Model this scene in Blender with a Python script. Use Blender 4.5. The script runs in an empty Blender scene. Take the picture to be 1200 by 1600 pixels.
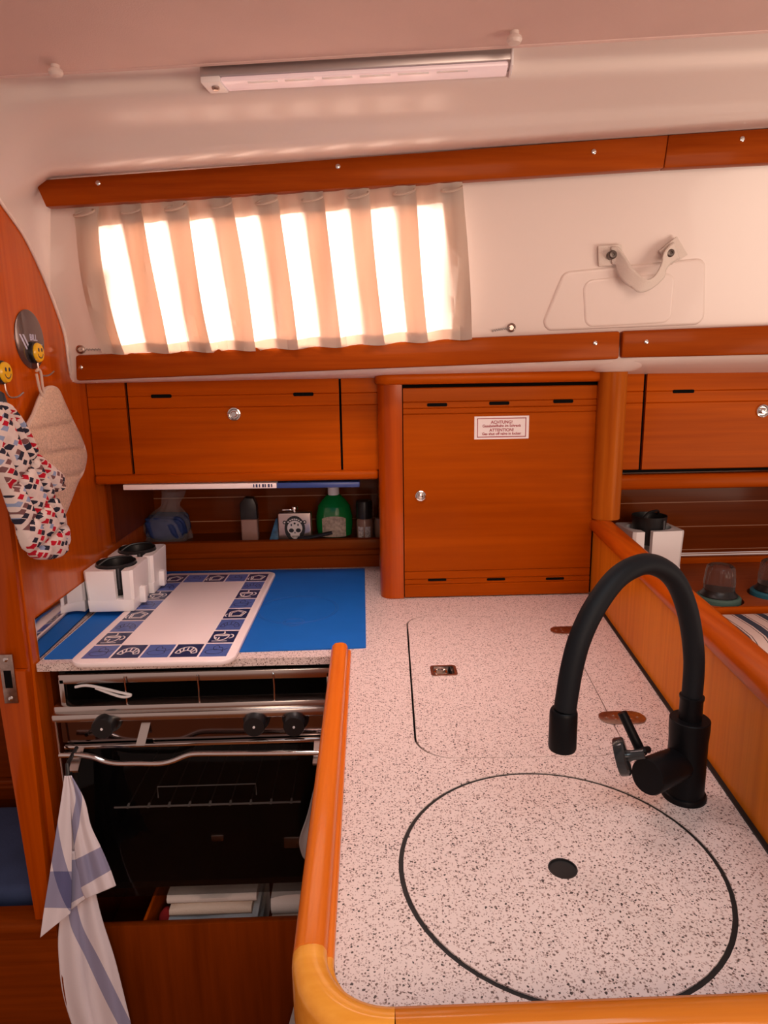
import bpy, bmesh, math, random
from mathutils import Vector, Matrix, Euler
random.seed(7)
PI = math.pi
sc = bpy.context.scene
COL = sc.collection

# ------------------------------------------------------------------ camera
FPX, PITCH, YAW, ROLL = 1060.0, math.radians(11.75), math.radians(-1.45), math.radians(0.9)
CAM = Vector((0, 0, 1.45))
RC = Matrix.Rotation(YAW, 3, 'Z') @ Matrix.Rotation(PI/2 - PITCH, 3, 'X') @ Matrix.Rotation(-ROLL, 3, 'Z')
cd = bpy.data.cameras.new('camera'); cam = bpy.data.objects.new('camera', cd); COL.objects.link(cam)
cd.sensor_fit = 'VERTICAL'; cd.sensor_height = 36; cd.lens = FPX/1600*36; cd.clip_start = .02
cam.matrix_world = Matrix.Translation(CAM) @ RC.to_4x4()
sc.camera = cam

def at(x, y, **k):
    """a point of the place, measured from the photograph on a known plane X=, Y= or Z="""
    d = RC @ Vector(((x-600)/FPX, -(y-800)/FPX, -1))
    (a, v), = k.items(); i = 'XYZ'.index(a)
    return CAM + d*((v-CAM[i])/d[i])

# ------------------------------------------------------------------ light
sc.view_settings.view_transform = 'Standard'; sc.view_settings.look = 'None'
sc.view_settings.exposure = 0.0; sc.view_settings.gamma = 1; sc.view_settings.use_curve_mapping = False
w = bpy.data.worlds.new('daylight'); sc.world = w; w.use_nodes = True
bg = w.node_tree.nodes['Background']; bg.inputs[0].default_value = (1, .66, .57, 1); bg.inputs[1].default_value = .42
def area(name, loc, target, sx, sy, power, color):
    l = bpy.data.lights.new(name, 'AREA'); l.shape = 'RECTANGLE'; l.size = sx; l.size_y = sy; l.energy = power; l.color = color
    o = bpy.data.objects.new(name, l); COL.objects.link(o); o.location = loc
    o.rotation_euler = (Vector(target)-Vector(loc)).to_track_quat('-Z', 'Y').to_euler(); return o
area('companionway_daylight', (.25, .0, 2.25), (.15, .8, .9), .8, .6, 9.0, (.74, .92, 1))
area('rear_warm_fill', (.55, -1.2, 1.75), (-.2, 1.5, 1.35), 1.1, .9, 23, (1, .72, .56))  # warm fill lamp added behind the camera to brighten the back walls
area('right_upper_fill', (1.55, .40, 1.15), (.80, 1.15, 1.93), .7, .7, 3.6, (1, .80, .64)).data.spread = math.radians(95)  # fill lamp added to brighten the upper right of the white side
area('window_daylight', (-.18, 2.15, 1.85), (-.18, 1.45, 1.60), 1.0, .6, 105, (1, .88, .84))

# ------------------------------------------------------------------ materials
def mat(name, col, rough=.5, metal=0, coat=0, vary=0, vscale=30, bump=0, bscale=200, trans=0, spec=.5, ior=1.45, alpha=1):
    m = bpy.data.materials.new(name); m.use_nodes = True
    n = m.node_tree; b = n.nodes['Principled BSDF']
    b.inputs['Base Color'].default_value = (*col, 1); b.inputs['Roughness'].default_value = rough
    b.inputs['Metallic'].default_value = metal; b.inputs['Coat Weight'].default_value = coat
    b.inputs['Coat Roughness'].default_value = .08
    b.inputs['Transmission Weight'].default_value = trans; b.inputs['Specular IOR Level'].default_value = spec
    b.inputs['IOR'].default_value = ior; b.inputs['Alpha'].default_value = alpha
    tc = n.nodes.new('ShaderNodeTexCoord')
    if vary:
        nz = n.nodes.new('ShaderNodeTexNoise'); nz.inputs['Scale'].default_value = vscale; nz.inputs['Detail'].default_value = 4
        n.links.new(tc.outputs['Object'], nz.inputs['Vector'])
        r = n.nodes.new('ShaderNodeValToRGB'); r.color_ramp.elements[0].position = .3; r.color_ramp.elements[1].position = .7
        r.color_ramp.elements[0].color = (*[c*(1-vary) for c in col], 1); r.color_ramp.elements[1].color = (*[min(1, c*(1+vary)) for c in col], 1)
        n.links.new(nz.outputs['Fac'], r.inputs['Fac']); n.links.new(r.outputs['Color'], b.inputs['Base Color'])
    if bump:
        nb = n.nodes.new('ShaderNodeTexNoise'); nb.inputs['Scale'].default_value = bscale
        n.links.new(tc.outputs['Object'], nb.inputs['Vector'])
        bp = n.nodes.new('ShaderNodeBump'); bp.inputs['Strength'].default_value = bump; bp.inputs['Distance'].default_value = .002
        n.links.new(nb.outputs['Fac'], bp.inputs['Height']); n.links.new(bp.outputs['Normal'], b.inputs['Normal'])
    return m

def wood(name, axis, dark, light, rough=.36, coat=.04, fine=1.0):
    m = bpy.data.materials.new(name); m.use_nodes = True; n = m.node_tree; L = n.links.new
    b = n.nodes['Principled BSDF']; b.inputs['Roughness'].default_value = rough; b.inputs['Coat Weight'].default_value = coat
    b.inputs['Coat Roughness'].default_value = .12; b.inputs['Specular IOR Level'].default_value = .2; b.inputs['Specular Tint'].default_value = (1, .45, .15, 1); b.inputs['Coat Tint'].default_value = (1, .8, .6, 1)
    tc = n.nodes.new('ShaderNodeTexCoord'); mp = n.nodes.new('ShaderNodeMapping')
    s = [75*fine]*3; s['XYZ'.index(axis)] = 2.2; mp.inputs['Scale'].default_value = s
    L(tc.outputs['Object'], mp.inputs['Vector'])
    n1 = n.nodes.new('ShaderNodeTexNoise'); n1.inputs['Scale'].default_value = 1.0; n1.inputs['Detail'].default_value = 5; n1.inputs['Roughness'].default_value = .6
    L(mp.outputs['Vector'], n1.inputs['Vector'])
    mp2 = n.nodes.new('ShaderNodeMapping'); s2 = [11]*3; s2['XYZ'.index(axis)] = 1.3; mp2.inputs['Scale'].default_value = s2
    L(tc.outputs['Object'], mp2.inputs['Vector'])
    n2 = n.nodes.new('ShaderNodeTexNoise'); n2.inputs['Scale'].default_value = 1.0; n2.inputs['Detail'].default_value = 3; n2.inputs['Distortion'].default_value = .6
    L(mp2.outputs['Vector'], n2.inputs['Vector'])
    a = n.nodes.new('ShaderNodeMath'); a.operation = 'MULTIPLY'; a.inputs[1].default_value = .55; L(n1.outputs['Fac'], a.inputs[0])
    c = n.nodes.new('ShaderNodeMath'); c.operation = 'MULTIPLY_ADD'; c.inputs[1].default_value = .45; L(n2.outputs['Fac'], c.inputs[0]); L(a.outputs[0], c.inputs[2])
    r = n.nodes.new('ShaderNodeValToRGB'); r.color_ramp.elements[0].position = .36; r.color_ramp.elements[1].position = .64
    r.color_ramp.elements[0].color = (*dark, 1); r.color_ramp.elements[1].color = (*light, 1)
    L(c.outputs[0], r.inputs['Fac']); L(r.outputs['Color'], b.inputs['Base Color'])
    return m

D1, L1 = (.31, .044, .0002), (.47, .080, .0006)
WX = wood('teak_grain_across', 'X', D1, L1); WY = wood('teak_grain_along', 'Y', D1, L1); WZ = wood('teak_grain_upright', 'Z', D1, L1, coat=.45, rough=.3)
PANZ = wood('pale_teak_veneer', 'Z', (.56, .15, .006), (.74, .235, .014), rough=.45, coat=.05)
RAILX = wood('oiled_teak_rail_across', 'X', (.24, .034, .002), (.36, .065, .004), rough=.4, coat=.05)
RAILY = wood('oiled_teak_rail_along', 'Y', (.62, .14, .012), (.82, .23, .025), rough=.25, coat=.4)
CAPY = wood('teak_cap_along', 'Y', (.36, .050, .002), (.56, .105, .005), rough=.3, coat=.25)
CORN = wood('golden_teak_corner', 'X', (.74, .30, .03), (.88, .42, .07), rough=.25, coat=.5)
RAILF = wood('golden_teak_rail_front', 'X', (.50, .15, .015), (.66, .24, .03), rough=.25, coat=.5)
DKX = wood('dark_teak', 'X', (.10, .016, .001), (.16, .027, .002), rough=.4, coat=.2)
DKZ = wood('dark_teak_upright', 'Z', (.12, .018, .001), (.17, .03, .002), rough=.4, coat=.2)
FLOORW = wood('teak_floor', 'Y', (.15, .04, .01), (.25, .08, .02))
WHITE = mat('white_gelcoat', (.79, .68, .63), rough=.32, coat=.15, vary=.02, vscale=3)
LINER = mat('headliner_vinyl', (.70, .50, .45), rough=.6, vary=.04, vscale=6, bump=.2, bscale=500)
PLW = mat('white_plastic', (.90, .87, .87), rough=.35)
PLB = mat('black_plastic', (.012, .012, .013), rough=.35)
FAUC = mat('matte_black_metal', (.004, .004, .005), rough=.42, spec=.14)
RUBBER = mat('black_silicone_hose', (.007, .008, .010), rough=.55, spec=.18)
STEEL = mat('brushed_steel', (.62, .58, .55), rough=.22, metal=1)
CHROME = mat('chrome', (.75, .73, .72), rough=.08, metal=1)
MIRROR = mat('polished_steel_sheet', (.70, .70, .70), rough=.06, metal=1)
BRONZE = mat('tarnished_steel', (.42, .33, .29), rough=.3, metal=1, vary=.2, vscale=120)
BLACK = mat('black_void', (.004, .004, .004), rough=.9, spec=.1)
SEAL = mat('black_seal', (.008, .008, .008), rough=.6)
ENAMEL = mat('black_enamel', (.010, .009, .009), rough=.18)
CLEAR = mat('clear_glass', (1, 1, 1), rough=.03, trans=1, ior=1.3)

def nodemat(name):
    m = bpy.data.materials.new(name); m.use_nodes = True; n = m.node_tree
    return m, n, n.nodes['Principled BSDF'], n.links.new

def worktop_material():
    m, n, b, L = nodemat('speckled_laminate'); b.inputs['Roughness'].default_value = .36
    tc = n.nodes.new('ShaderNodeTexCoord')
    base = (.74, .615, .575)
    prev = None
    def spk(scale, thr, keep, col, prev):
        v = n.nodes.new('ShaderNodeTexVoronoi'); v.inputs['Scale'].default_value = scale
        nz = n.nodes.new('ShaderNodeTexNoise'); nz.inputs['Scale'].default_value = scale*1.3
        L(tc.outputs['Object'], nz.inputs['Vector'])
        mx = n.nodes.new('ShaderNodeMix'); mx.data_type = 'VECTOR'; mx.inputs['Factor'].default_value = .004
        L(tc.outputs['Object'], mx.inputs[4]); L(nz.outputs['Color'], mx.inputs[5]); L(mx.outputs[1], v.inputs['Vector'])
        lt = n.nodes.new('ShaderNodeMath'); lt.operation = 'LESS_THAN'; lt.inputs[1].default_value = thr; L(v.outputs['Distance'], lt.inputs[0])
        sp = n.nodes.new('ShaderNodeSeparateColor'); L(v.outputs['Color'], sp.inputs[0])
        gt = n.nodes.new('ShaderNodeMath'); gt.operation = 'GREATER_THAN'; gt.inputs[1].default_value = keep; L(sp.outputs[0], gt.inputs[0])
        mu = n.nodes.new('ShaderNodeMath'); mu.operation = 'MULTIPLY'; L(lt.outputs[0], mu.inputs[0]); L(gt.outputs[0], mu.inputs[1])
        c = n.nodes.new('ShaderNodeMix'); c.data_type = 'RGBA'; L(mu.outputs[0], c.inputs['Factor'])
        if prev is None: c.inputs[6].default_value = (*base, 1)
        else: L(prev, c.inputs[6])
        c.inputs[7].default_value = (*col, 1)
        return c.outputs[2]
    p = spk(420, .40, .42, (.42, .30, .27), None)
    p = spk(290, .34, .55, (.16, .10, .085), p)
    p = spk(190, .24, .70, (.045, .032, .030), p)
    L(p, b.inputs['Base Color'])
    return m
TOPM = worktop_material()

def curtain_material():
    m, n, b, L = nodemat('cream_curtain_cloth')
    out = n.nodes['Material Output']; n.nodes.remove(b)
    d = n.nodes.new('ShaderNodeBsdfDiffuse'); d.inputs['Color'].default_value = (.78, .70, .62, 1)
    t = n.nodes.new('ShaderNodeBsdfTranslucent'); t.inputs['Color'].default_value = (.74, .57, .46, 1)
    mx = n.nodes.new('ShaderNodeMixShader'); mx.inputs[0].default_value = .5
    L(d.outputs[0], mx.inputs[1]); L(t.outputs[0], mx.inputs[2]); L(mx.outputs[0], out.inputs['Surface'])
    return m
CURT = curtain_material()

def ovenglass_material():
    m, n, b, L = nodemat('smoked_oven_glass'); out = n.nodes['Material Output']
    b.inputs['Base Color'].default_value = (.004, .004, .004, 1); b.inputs['Roughness'].default_value = .05
    t = n.nodes.new('ShaderNodeBsdfTransparent'); t.inputs['Color'].default_value = (.8, .78, .77, 1)
    mx = n.nodes.new('ShaderNodeMixShader'); mx.inputs[0].default_value = .75
    L(t.outputs[0], mx.inputs[2]); L(b.outputs[0], mx.inputs[1]); L(mx.outputs[0], out.inputs['Surface'])
    return m
OGLASS = ovenglass_material()

def film_material():
    m, n, b, L = nodemat('clear_plastic_film'); out = n.nodes['Material Output']
    b.inputs['Base Color'].default_value = (.8, .8, .85, 1); b.inputs['Roughness'].default_value = .15
    t = n.nodes.new('ShaderNodeBsdfTransparent')
    mx = n.nodes.new('ShaderNodeMixShader'); mx.inputs[0].default_value = .90
    L(b.outputs[0], mx.inputs[1]); L(t.outputs[0], mx.inputs[2]); L(mx.outputs[0], out.inputs['Surface'])
    return m
FILM = film_material()

def stripes_material(name, base, bands, rough=.85):
    """bands across u and v of the UV map: list of (axis, centre, half width, colour multiplier)"""
    m, n, b, L = nodemat(name); b.inputs['Roughness'].default_value = rough; b.inputs['Specular IOR Level'].default_value = .15
    uv = n.nodes.new('ShaderNodeUVMap'); sp = n.nodes.new('ShaderNodeSeparateXYZ'); L(uv.outputs[0], sp.inputs[0])
    rgb = n.nodes.new('ShaderNodeRGB'); rgb.outputs[0].default_value = (*base, 1); prev = rgb.outputs[0]
    for ax, c, h, mul in bands:
        cp = n.nodes.new('ShaderNodeMath'); cp.operation = 'COMPARE'; cp.inputs[1].default_value = c; cp.inputs[2].default_value = h
        L(sp.outputs[ax], cp.inputs[0])
        mx = n.nodes.new('ShaderNodeMix'); mx.data_type = 'RGBA'; mx.blend_type = 'MULTIPLY'
        L(cp.outputs[0], mx.inputs['Factor']); L(prev, mx.inputs[6]); mx.inputs[7].default_value = (*mul, 1); prev = mx.outputs[2]
    L(prev, b.inputs['Base Color'])
    tc = n.nodes.new('ShaderNodeTexCoord'); nz = n.nodes.new('ShaderNodeTexNoise'); nz.inputs['Scale'].default_value = 900
    L(tc.outputs['Object'], nz.inputs['Vector'])
    bp = n.nodes.new('ShaderNodeBump'); bp.inputs['Strength'].default_value = .5; bp.inputs['Distance'].default_value = .001
    L(nz.outputs['Fac'], bp.inputs['Height']); L(bp.outputs['Normal'], b.inputs['Normal'])
    return m
BLU = (.40, .43, .60)
TOWEL = stripes_material('check_tea_towel', (.82, .76, .80), [(0, .5, .12, BLU), (1, .5, .10, BLU)])
GREYT = mat('grey_terry', (.42, .40, .39), rough=.95, bump=.8, bscale=600)

def mitt_material():
    m, n, b, L = nodemat('printed_mitt_cotton'); b.inputs['Roughness'].default_value = .9; b.inputs['Specular IOR Level'].default_value = .1
    tc = n.nodes.new('ShaderNodeTexCoord')
    v = n.nodes.new('ShaderNodeTexVoronoi'); v.inputs['Scale'].default_value = 72; v.distance = 'CHEBYCHEV'; v.inputs['Randomness'].default_value = .55
    mp = n.nodes.new('ShaderNodeMapping'); mp.inputs['Rotation'].default_value = (.5, 0, 0); mp.inputs['Scale'].default_value = (.2, .75, 1.15)
    L(tc.outputs['Object'], mp.inputs['Vector']); L(mp.outputs[0], v.inputs['Vector'])
    sp = n.nodes.new('ShaderNodeSeparateColor'); L(v.outputs['Color'], sp.inputs[0])
    r = n.nodes.new('ShaderNodeValToRGB'); r.color_ramp.interpolation = 'CONSTANT'
    e = r.color_ramp.elements; e[0].position = 0; e[0].color = (.03, .03, .05, 1); e[1].position = .34; e[1].color = (.50, .012, .03, 1)
    for p_, c_ in ((.58, (.70, .60, .57, 1)), (.72, (.20, .10, .10, 1)), (.86, (.28, .36, .55, 1))):
        q = e.new(p_); q.color = c_
    L(sp.outputs[1], r.inputs['Fac'])
    lt = n.nodes.new('ShaderNodeMath'); lt.operation = 'LESS_THAN'; lt.inputs[1].default_value = .35; L(v.outputs['Distance'], lt.inputs[0])
    mx = n.nodes.new('ShaderNodeMix'); mx.data_type = 'RGBA'; mx.inputs[6].default_value = (.74, .64, .60, 1)
    L(lt.outputs[0], mx.inputs['Factor']); L(r.outputs['Color'], mx.inputs[7]); L(mx.outputs[2], b.inputs['Base Color'])
    return m
MITT = mitt_material()

def cushion_material():
    m, n, b, L = nodemat('striped_cushion_cloth'); b.inputs['Roughness'].default_value = .9; b.inputs['Specular IOR Level'].default_value = .1
    tc = n.nodes.new('ShaderNodeTexCoord'); sp = n.nodes.new('ShaderNodeSeparateXYZ'); L(tc.outputs['Object'], sp.inputs[0])
    fr = n.nodes.new('ShaderNodeMath'); fr.operation = 'MULTIPLY'; fr.inputs[1].default_value = 1/.052; L(sp.outputs[0], fr.inputs[0])
    f2 = n.nodes.new('ShaderNodeMath'); f2.operation = 'FRACT'; L(fr.outputs[0], f2.inputs[0])
    r = n.nodes.new('ShaderNodeValToRGB'); r.color_ramp.interpolation = 'CONSTANT'; e = r.color_ramp.elements
    lt, dk, nv = (.68, .55, .50, 1), (.02, .02, .025, 1), (.055, .065, .095, 1)
    e[0].position = 0; e[0].color = nv; e[1].position = .34; e[1].color = lt
    for p_, c_ in ((.42, dk), (.455, lt), (.88, dk), (.915, lt)):
        q = e.new(p_); q.color = c_
    L(f2.outputs[0], r.inputs['Fac']); L(r.outputs['Color'], b.inputs['Base Color'])
    return m
CUSH = cushion_material()

# ------------------------------------------------------------------ mesh builder
class MB:
    def __init__(s): s.v = []; s.f = []; s.m = []; s.uv = None
    def add(s, vs, fs, mi=0, M=None):
        o = len(s.v)
        s.v += [tuple(M @ Vector(p)) if M is not None else tuple(p) for p in vs]
        s.f += [tuple(i+o for i in f) for f in fs]; s.m += [mi]*len(fs); return s
    def bm(s, b, mi=0, M=None):
        b.verts.ensure_lookup_table(); b.verts.index_update()
        s.add([v.co.copy() for v in b.verts], [[v.index for v in f.verts] for f in b.faces], mi, M); b.free(); return s
    def box(s, x0, y0, z0, x1, y1, z1, bev=0, mi=0, M=None, seg=2):
        b = bmesh.new(); bmesh.ops.create_cube(b, size=1)
        for v in b.verts: v.co = Vector(((x0+x1)/2+v.co.x*(x1-x0), (y0+y1)/2+v.co.y*(y1-y0), (z0+z1)/2+v.co.z*(z1-z0)))
        if bev: bmesh.ops.bevel(b, geom=b.edges[:], offset=bev, segments=seg, profile=.5, affect='EDGES')
        return s.bm(b, mi, M)
    def prism(s, poly, axis, a0, a1, bev=0, mi=0, M=None, seg=2):
        """poly: 2D points in the two other axes (in XYZ order), extruded from a0 to a1 along axis"""
        def mk(p, a):
            q = list(p); q.insert('XYZ'.index(axis), a); return q
        b = bmesh.new(); n = len(poly)
        A = [b.verts.new(mk(p, a0)) for p in poly]; B = [b.verts.new(mk(p, a1)) for p in poly]
        fa = b.faces.new(A); fb = b.faces.new(B[::-1])
        for i in range(n): b.faces.new((A[i], B[i], B[(i+1) % n], A[(i+1) % n]))
        bmesh.ops.recalc_face_normals(b, faces=b.faces[:])
        if bev:
            es = [e for f in (fa, fb) for e in f.edges]
            bmesh.ops.bevel(b, geom=es, offset=bev, segments=seg, profile=.5, affect='EDGES')
        return s.bm(b, mi, M)
    def hexa(s, lo, hi, mi=0, bev=0, M=None):
        """eight corners: four lower (in order), four upper"""
        b = bmesh.new(); A = [b.verts.new(p) for p in lo]; B = [b.verts.new(p) for p in hi]; n = len(lo)
        b.faces.new(A); b.faces.new(B)
        for i in range(n): b.faces.new((A[i], A[(i+1) % n], B[(i+1) % n], B[i]))
        bmesh.ops.recalc_face_normals(b, faces=b.faces[:])
        if bev: bmesh.ops.bevel(b, geom=b.edges[:], offset=bev, segments=2, profile=.5, affect='EDGES')
        return s.bm(b, mi, M)
    def tube(s, path, r, seg=10, closed=False, mi=0, M=None, flat=None):
        P = [Vector(p) for p in path]; n = len(P); rs = r if isinstance(r, (list, tuple)) else [r]*n
        T = []
        for i in range(n):
            a = P[(i-1) % n] if (closed or i > 0) else P[i]; c = P[(i+1) % n] if (closed or i < n-1) else P[i]
            T.append((c-a).normalized())
        up = Vector((0, 0, 1)) if abs(T[0].z) < .9 else Vector((1, 0, 0))
        N = (up - T[0]*up.dot(T[0])).normalized(); vs = []; fs = []
        for i in range(n):
            N = (N - T[i]*N.dot(T[i])).normalized(); Bn = T[i].cross(N)
            for k in range(seg):
                a = 2*PI*k/seg; q = N*math.cos(a)*rs[i] + Bn*math.sin(a)*rs[i]
                if flat: q = Vector((q.x*flat[0], q.y*flat[1], q.z*flat[2]))
                vs.append(P[i]+q)
        for i in range(n if closed else n-1):
            j = (i+1) % n
            for k in range(seg):
                l = (k+1) % seg; fs.append((i*seg+k, i*seg+l, j*seg+l, j*seg+k))
        if not closed: fs.append(tuple(range(seg))[::-1]); fs.append(tuple((n-1)*seg+k for k in range(seg)))
        return s.add(vs, fs, mi, M)
    def lathe(s, prof, seg=28, mi=0, M=None, sx=1, sy=1):
        vs = []; fs = []
        for r, z in prof:
            for k in range(seg):
                a = 2*PI*k/seg; vs.append((r*math.cos(a)*sx, r*math.sin(a)*sy, z))
        for i in range(len(prof)-1):
            for k in range(seg):
                l = (k+1) % seg; fs.append((i*seg+k, i*seg+l, (i+1)*seg+l, (i+1)*seg+k))
        if prof[0][0] > 1e-6: fs.append(tuple(range(seg))[::-1])
        if prof[-1][0] > 1e-6: fs.append(tuple((len(prof)-1)*seg+k for k in range(seg)))
        return s.add(vs, fs, mi, M)
    def sweep(s, prof, path, mi=0, cap=True):
        """prof: (side, up) closed outline; path: 3D points, up is Z; side is to the left of travel"""
        P = [Vector(p) for p in path]; n = len(P); k = len(prof); vs = []; fs = []
        for i in range(n):
            a = P[max(i-1, 0)]; c = P[min(i+1, n-1)]; t = (c-a); t.z = 0; t.normalize(); sd = Vector((-t.y, t.x, 0))
            for u, z in prof: vs.append(P[i]+sd*u+Vector((0, 0, z)))
        for i in range(n-1):
            for j in range(k):
                l = (j+1) % k; fs.append((i*k+j, i*k+l, (i+1)*k+l, (i+1)*k+j))
        if cap: fs.append(tuple(range(k))); fs.append(tuple((n-1)*k+j for j in range(k))[::-1])
        return s.add(vs, fs, mi)
    def grid(s, fn, nu, nv, mi=0, uvfn=None):
        o = len(s.v); vs = [fn(i/nu, j/nv) for j in range(nv+1) for i in range(nu+1)]
        fs = [(j*(nu+1)+i, j*(nu+1)+i+1, (j+1)*(nu+1)+i+1, (j+1)*(nu+1)+i) for j in range(nv) for i in range(nu)]
        if uvfn:
            if s.uv is None: s.uv = {}
            for j in range(nv+1):
                for i in range(nu+1): s.uv[o+j*(nu+1)+i] = uvfn(i/nu, j/nv)
        return s.add(vs, fs, mi)
    def build(s, name, mats, parent=None, local=False, smooth=35, solid=0):
        if not isinstance(mats, (list, tuple)): mats = [mats]
        off = Vector((0, 0, 0))
        if parent is not None:
            if not local:
                p = parent
                while p is not None: off += p.location; p = p.parent
        elif not local:
            xs = [v[0] for v in s.v]; ys = [v[1] for v in s.v]; zs = [v[2] for v in s.v]
            off = Vector(((min(xs)+max(xs))/2, (min(ys)+max(ys))/2, min(zs)))
        me = bpy.data.meshes.new(name); me.from_pydata([tuple(Vector(v)-off) for v in s.v], [], s.f)
        for m in mats: me.materials.append(m)
        for i, p in enumerate(me.polygons): p.material_index = s.m[i]
        if s.uv:
            ul = me.uv_layers.new(name='UVMap')
            for lp in me.loops: ul.data[lp.index].uv = s.uv.get(lp.vertex_index, (0, 0))
        b = bmesh.new(); b.from_mesh(me)
        if not s.uv: bmesh.ops.recalc_face_normals(b, faces=b.faces[:])
        b.to_mesh(me); b.free()
        me.shade_smooth()
        try: me.set_sharp_from_angle(angle=math.radians(smooth))
        except Exception: pass
        o = bpy.data.objects.new(name, me); COL.objects.link(o)
        if parent is not None: o.parent = parent
        elif not local: o.location = off
        if solid:
            sm = o.modifiers.new('thickness', 'SOLIDIFY'); sm.thickness = solid; sm.offset = 0
        return o

def tag(o, label, cat, group=None):
    o['label'] = label; o['category'] = cat
    if group: o['group'] = group
    return o
def thing(name, label, cat, loc=(0, 0, 0), group=None, rz=0):
    o = bpy.data.objects.new(name, None); COL.objects.link(o); o.location = loc; o.rotation_euler = (0, 0, rz)
    o.empty_display_size = .05
    return tag(o, label, cat, group)
def struct(o, label=None):
    o['kind'] = 'structure'
    if label: o['label'] = label
    return o
def dup(root, loc, label, rz=None):
    def cp(o, par):
        c = o.copy(); COL.objects.link(c)
        if par is not None: c.parent = par
        for ch in list(o.children): cp(ch, c)
        return c
    r = cp(root, None); r.location = loc; r['label'] = label
    if rz is not None: r.rotation_euler = (0, 0, rz)
    return r
def text(body, size, M, m, name, parent, depth=.0002, align='CENTER', bold=0):
    c = bpy.data.curves.new(name, 'FONT'); c.body = body; c.size = size; c.align_x = align; c.extrude = depth; c.offset = bold
    t = bpy.data.objects.new(name, c); COL.objects.link(t)
    dg = bpy.context.evaluated_depsgraph_get(); me = bpy.data.meshes.new_from_object(t.evaluated_get(dg))
    bpy.data.objects.remove(t); bpy.data.curves.remove(c)
    off = Vector((0, 0, 0)); p = parent
    while p is not None: off += p.location; p = p.parent
    me.transform(Matrix.Translation(-off) @ M); me.materials.clear(); me.materials.append(m)
    o = bpy.data.objects.new(name, me); COL.objects.link(o); o.parent = parent; return o
def flat_shape(loops, z0, z1):
    """plate with holes from plan outlines"""
    c = bpy.data.curves.new('plate', 'CURVE'); c.dimensions = '2D'; c.fill_mode = 'BOTH'; c.extrude = (z1-z0)/2
    for lp in loops:
        sp = c.splines.new('POLY'); sp.points.add(len(lp)-1); sp.use_cyclic_u = True
        for i, p in enumerate(lp): sp.points[i].co = (p[0], p[1], 0, 1)
    t = bpy.data.objects.new('plate', c); COL.objects.link(t)
    dg = bpy.context.evaluated_depsgraph_get(); me = bpy.data.meshes.new_from_object(t.evaluated_get(dg))
    mb = MB(); mb.add([(v.co.x, v.co.y, v.co.z+(z0+z1)/2) for v in me.vertices], [tuple(p.vertices) for p in me.polygons])
    bpy.data.objects.remove(t); bpy.data.curves.remove(c); bpy.data.meshes.remove(me)
    return mb
def roundpoly(pts, r, seg=8):
    out = []; n = len(pts); rr = r if isinstance(r, (list, tuple)) else [r]*n
    for i in range(n):
        p = Vector(pts[i]); a = (Vector(pts[i-1])-p); c = (Vector(pts[(i+1) % n])-p); a.normalize(); c.normalize()
        if rr[i] <= 0: out.append(tuple(p)); continue
        ang = a.angle(c); d = rr[i]/math.tan(ang/2); s0 = p+a*d; s1 = p+c*d
        ce = p+(a+c).normalized()*(rr[i]/math.sin(ang/2))
        for k in range(seg+1):
            v = (s0-ce).lerp(s1-ce, k/seg); out.append(tuple(ce+v.normalized()*rr[i]))
    return out
def circle(cx, cy, r, n=64): return [(cx+r*math.cos(2*PI*k/n), cy+r*math.sin(2*PI*k/n)) for k in range(n)]
def spline(pts, n):
    P = [Vector(p) for p in pts]; out = []; m = len(P)-1
    for q in range(n+1):
        t = q/n*m; i = min(int(t), m-1); f = t-i
        a, b, c, d = P[max(i-1, 0)], P[i], P[i+1], P[min(i+2, m)]
        out.append(.5*((2*b)+(c-a)*f+(2*a-5*b+4*c-d)*f*f+(3*b-a-3*c+d)*f**3))
    return out
MY = Matrix.Rotation(PI/2, 4, 'X')          # lathe axis +Z -> -Y (towards the viewer)
def facing(p, extra=None): return Matrix.Translation(p) @ MY
MX = Matrix(((0, 0, 1, 0), (1, 0, 0, 0), (0, 1, 0, 0), (0, 0, 0, 1)))   # text lying on a wall that faces +X

# ------------------------------------------------------------------ sizes of the place
W = .90; XL = -.655; YF = 1.593; YS = 1.262; YB = 1.873; YLK = 1.640
def px_part(y): return .462+(y-.712)*.0996                # partition face line

# ------------------------------------------------------------------ setting
struct(MB().box(-1.6, -1.2, -.03, 1.8, 2.4, 0).build('floor', FLOORW))
# moulded deckhouse side: lofted between a left and a right profile
rowsA = [(598, 1.70), (597, 1.57), (553, 1.558), (480, 1.535), (400, 1.508), (320, 1.478), (281, 1.458), (266, 1.425), (232, 1.385), (180, 1.305), (150, 1.250), (126, 1.200), (108, 1.150)]
rowsB = [(586, 1.66), (557, 1.505), (510, 1.498), (430, 1.472), (340, 1.435), (253, 1.392), (203, 1.372), (188, 1.335), (166, 1.300), (128, 1.220), (98, 1.160), (68, 1.090), (42, 1.010)]
arc = [(1.70, 1.437), (1.570, 1.440), (1.551, 1.535), (1.515, 1.60), (1.475, 1.655), (1.42, 1.712), (1.375, 1.740), (1.339, 1.760), (1.30, 1.785), (1.25, 1.82), (1.21, 1.85), (1.17, 1.875), (1.12, 1.89)]
A = [at(100, y, Y=Y) for y, Y in rowsA]; B = [at(1200, y, Y=Y) for y, Y in rowsB]
def relief(Q, x, ys):
    z0 = Q[-1].z
    a, b, c, d = ys                                        # flange lip, foot of the face, soffit, rail ledge
    f = at(x, a, Z=z0-.004); g = at(x, b, Y=f.y+.035); k = at(x, c, Y=g.y+.060); e = at(x, d, Y=k.y+.055)
    return Q[:7]+[e, k, g, (f+g)/2+Vector((0, -.006, -.004)), f, Q[-1]]
A = relief(A, 100, (128, 172, 212, 264)); B = relief(B, 1200, (74, 118, 152, 186))
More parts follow.
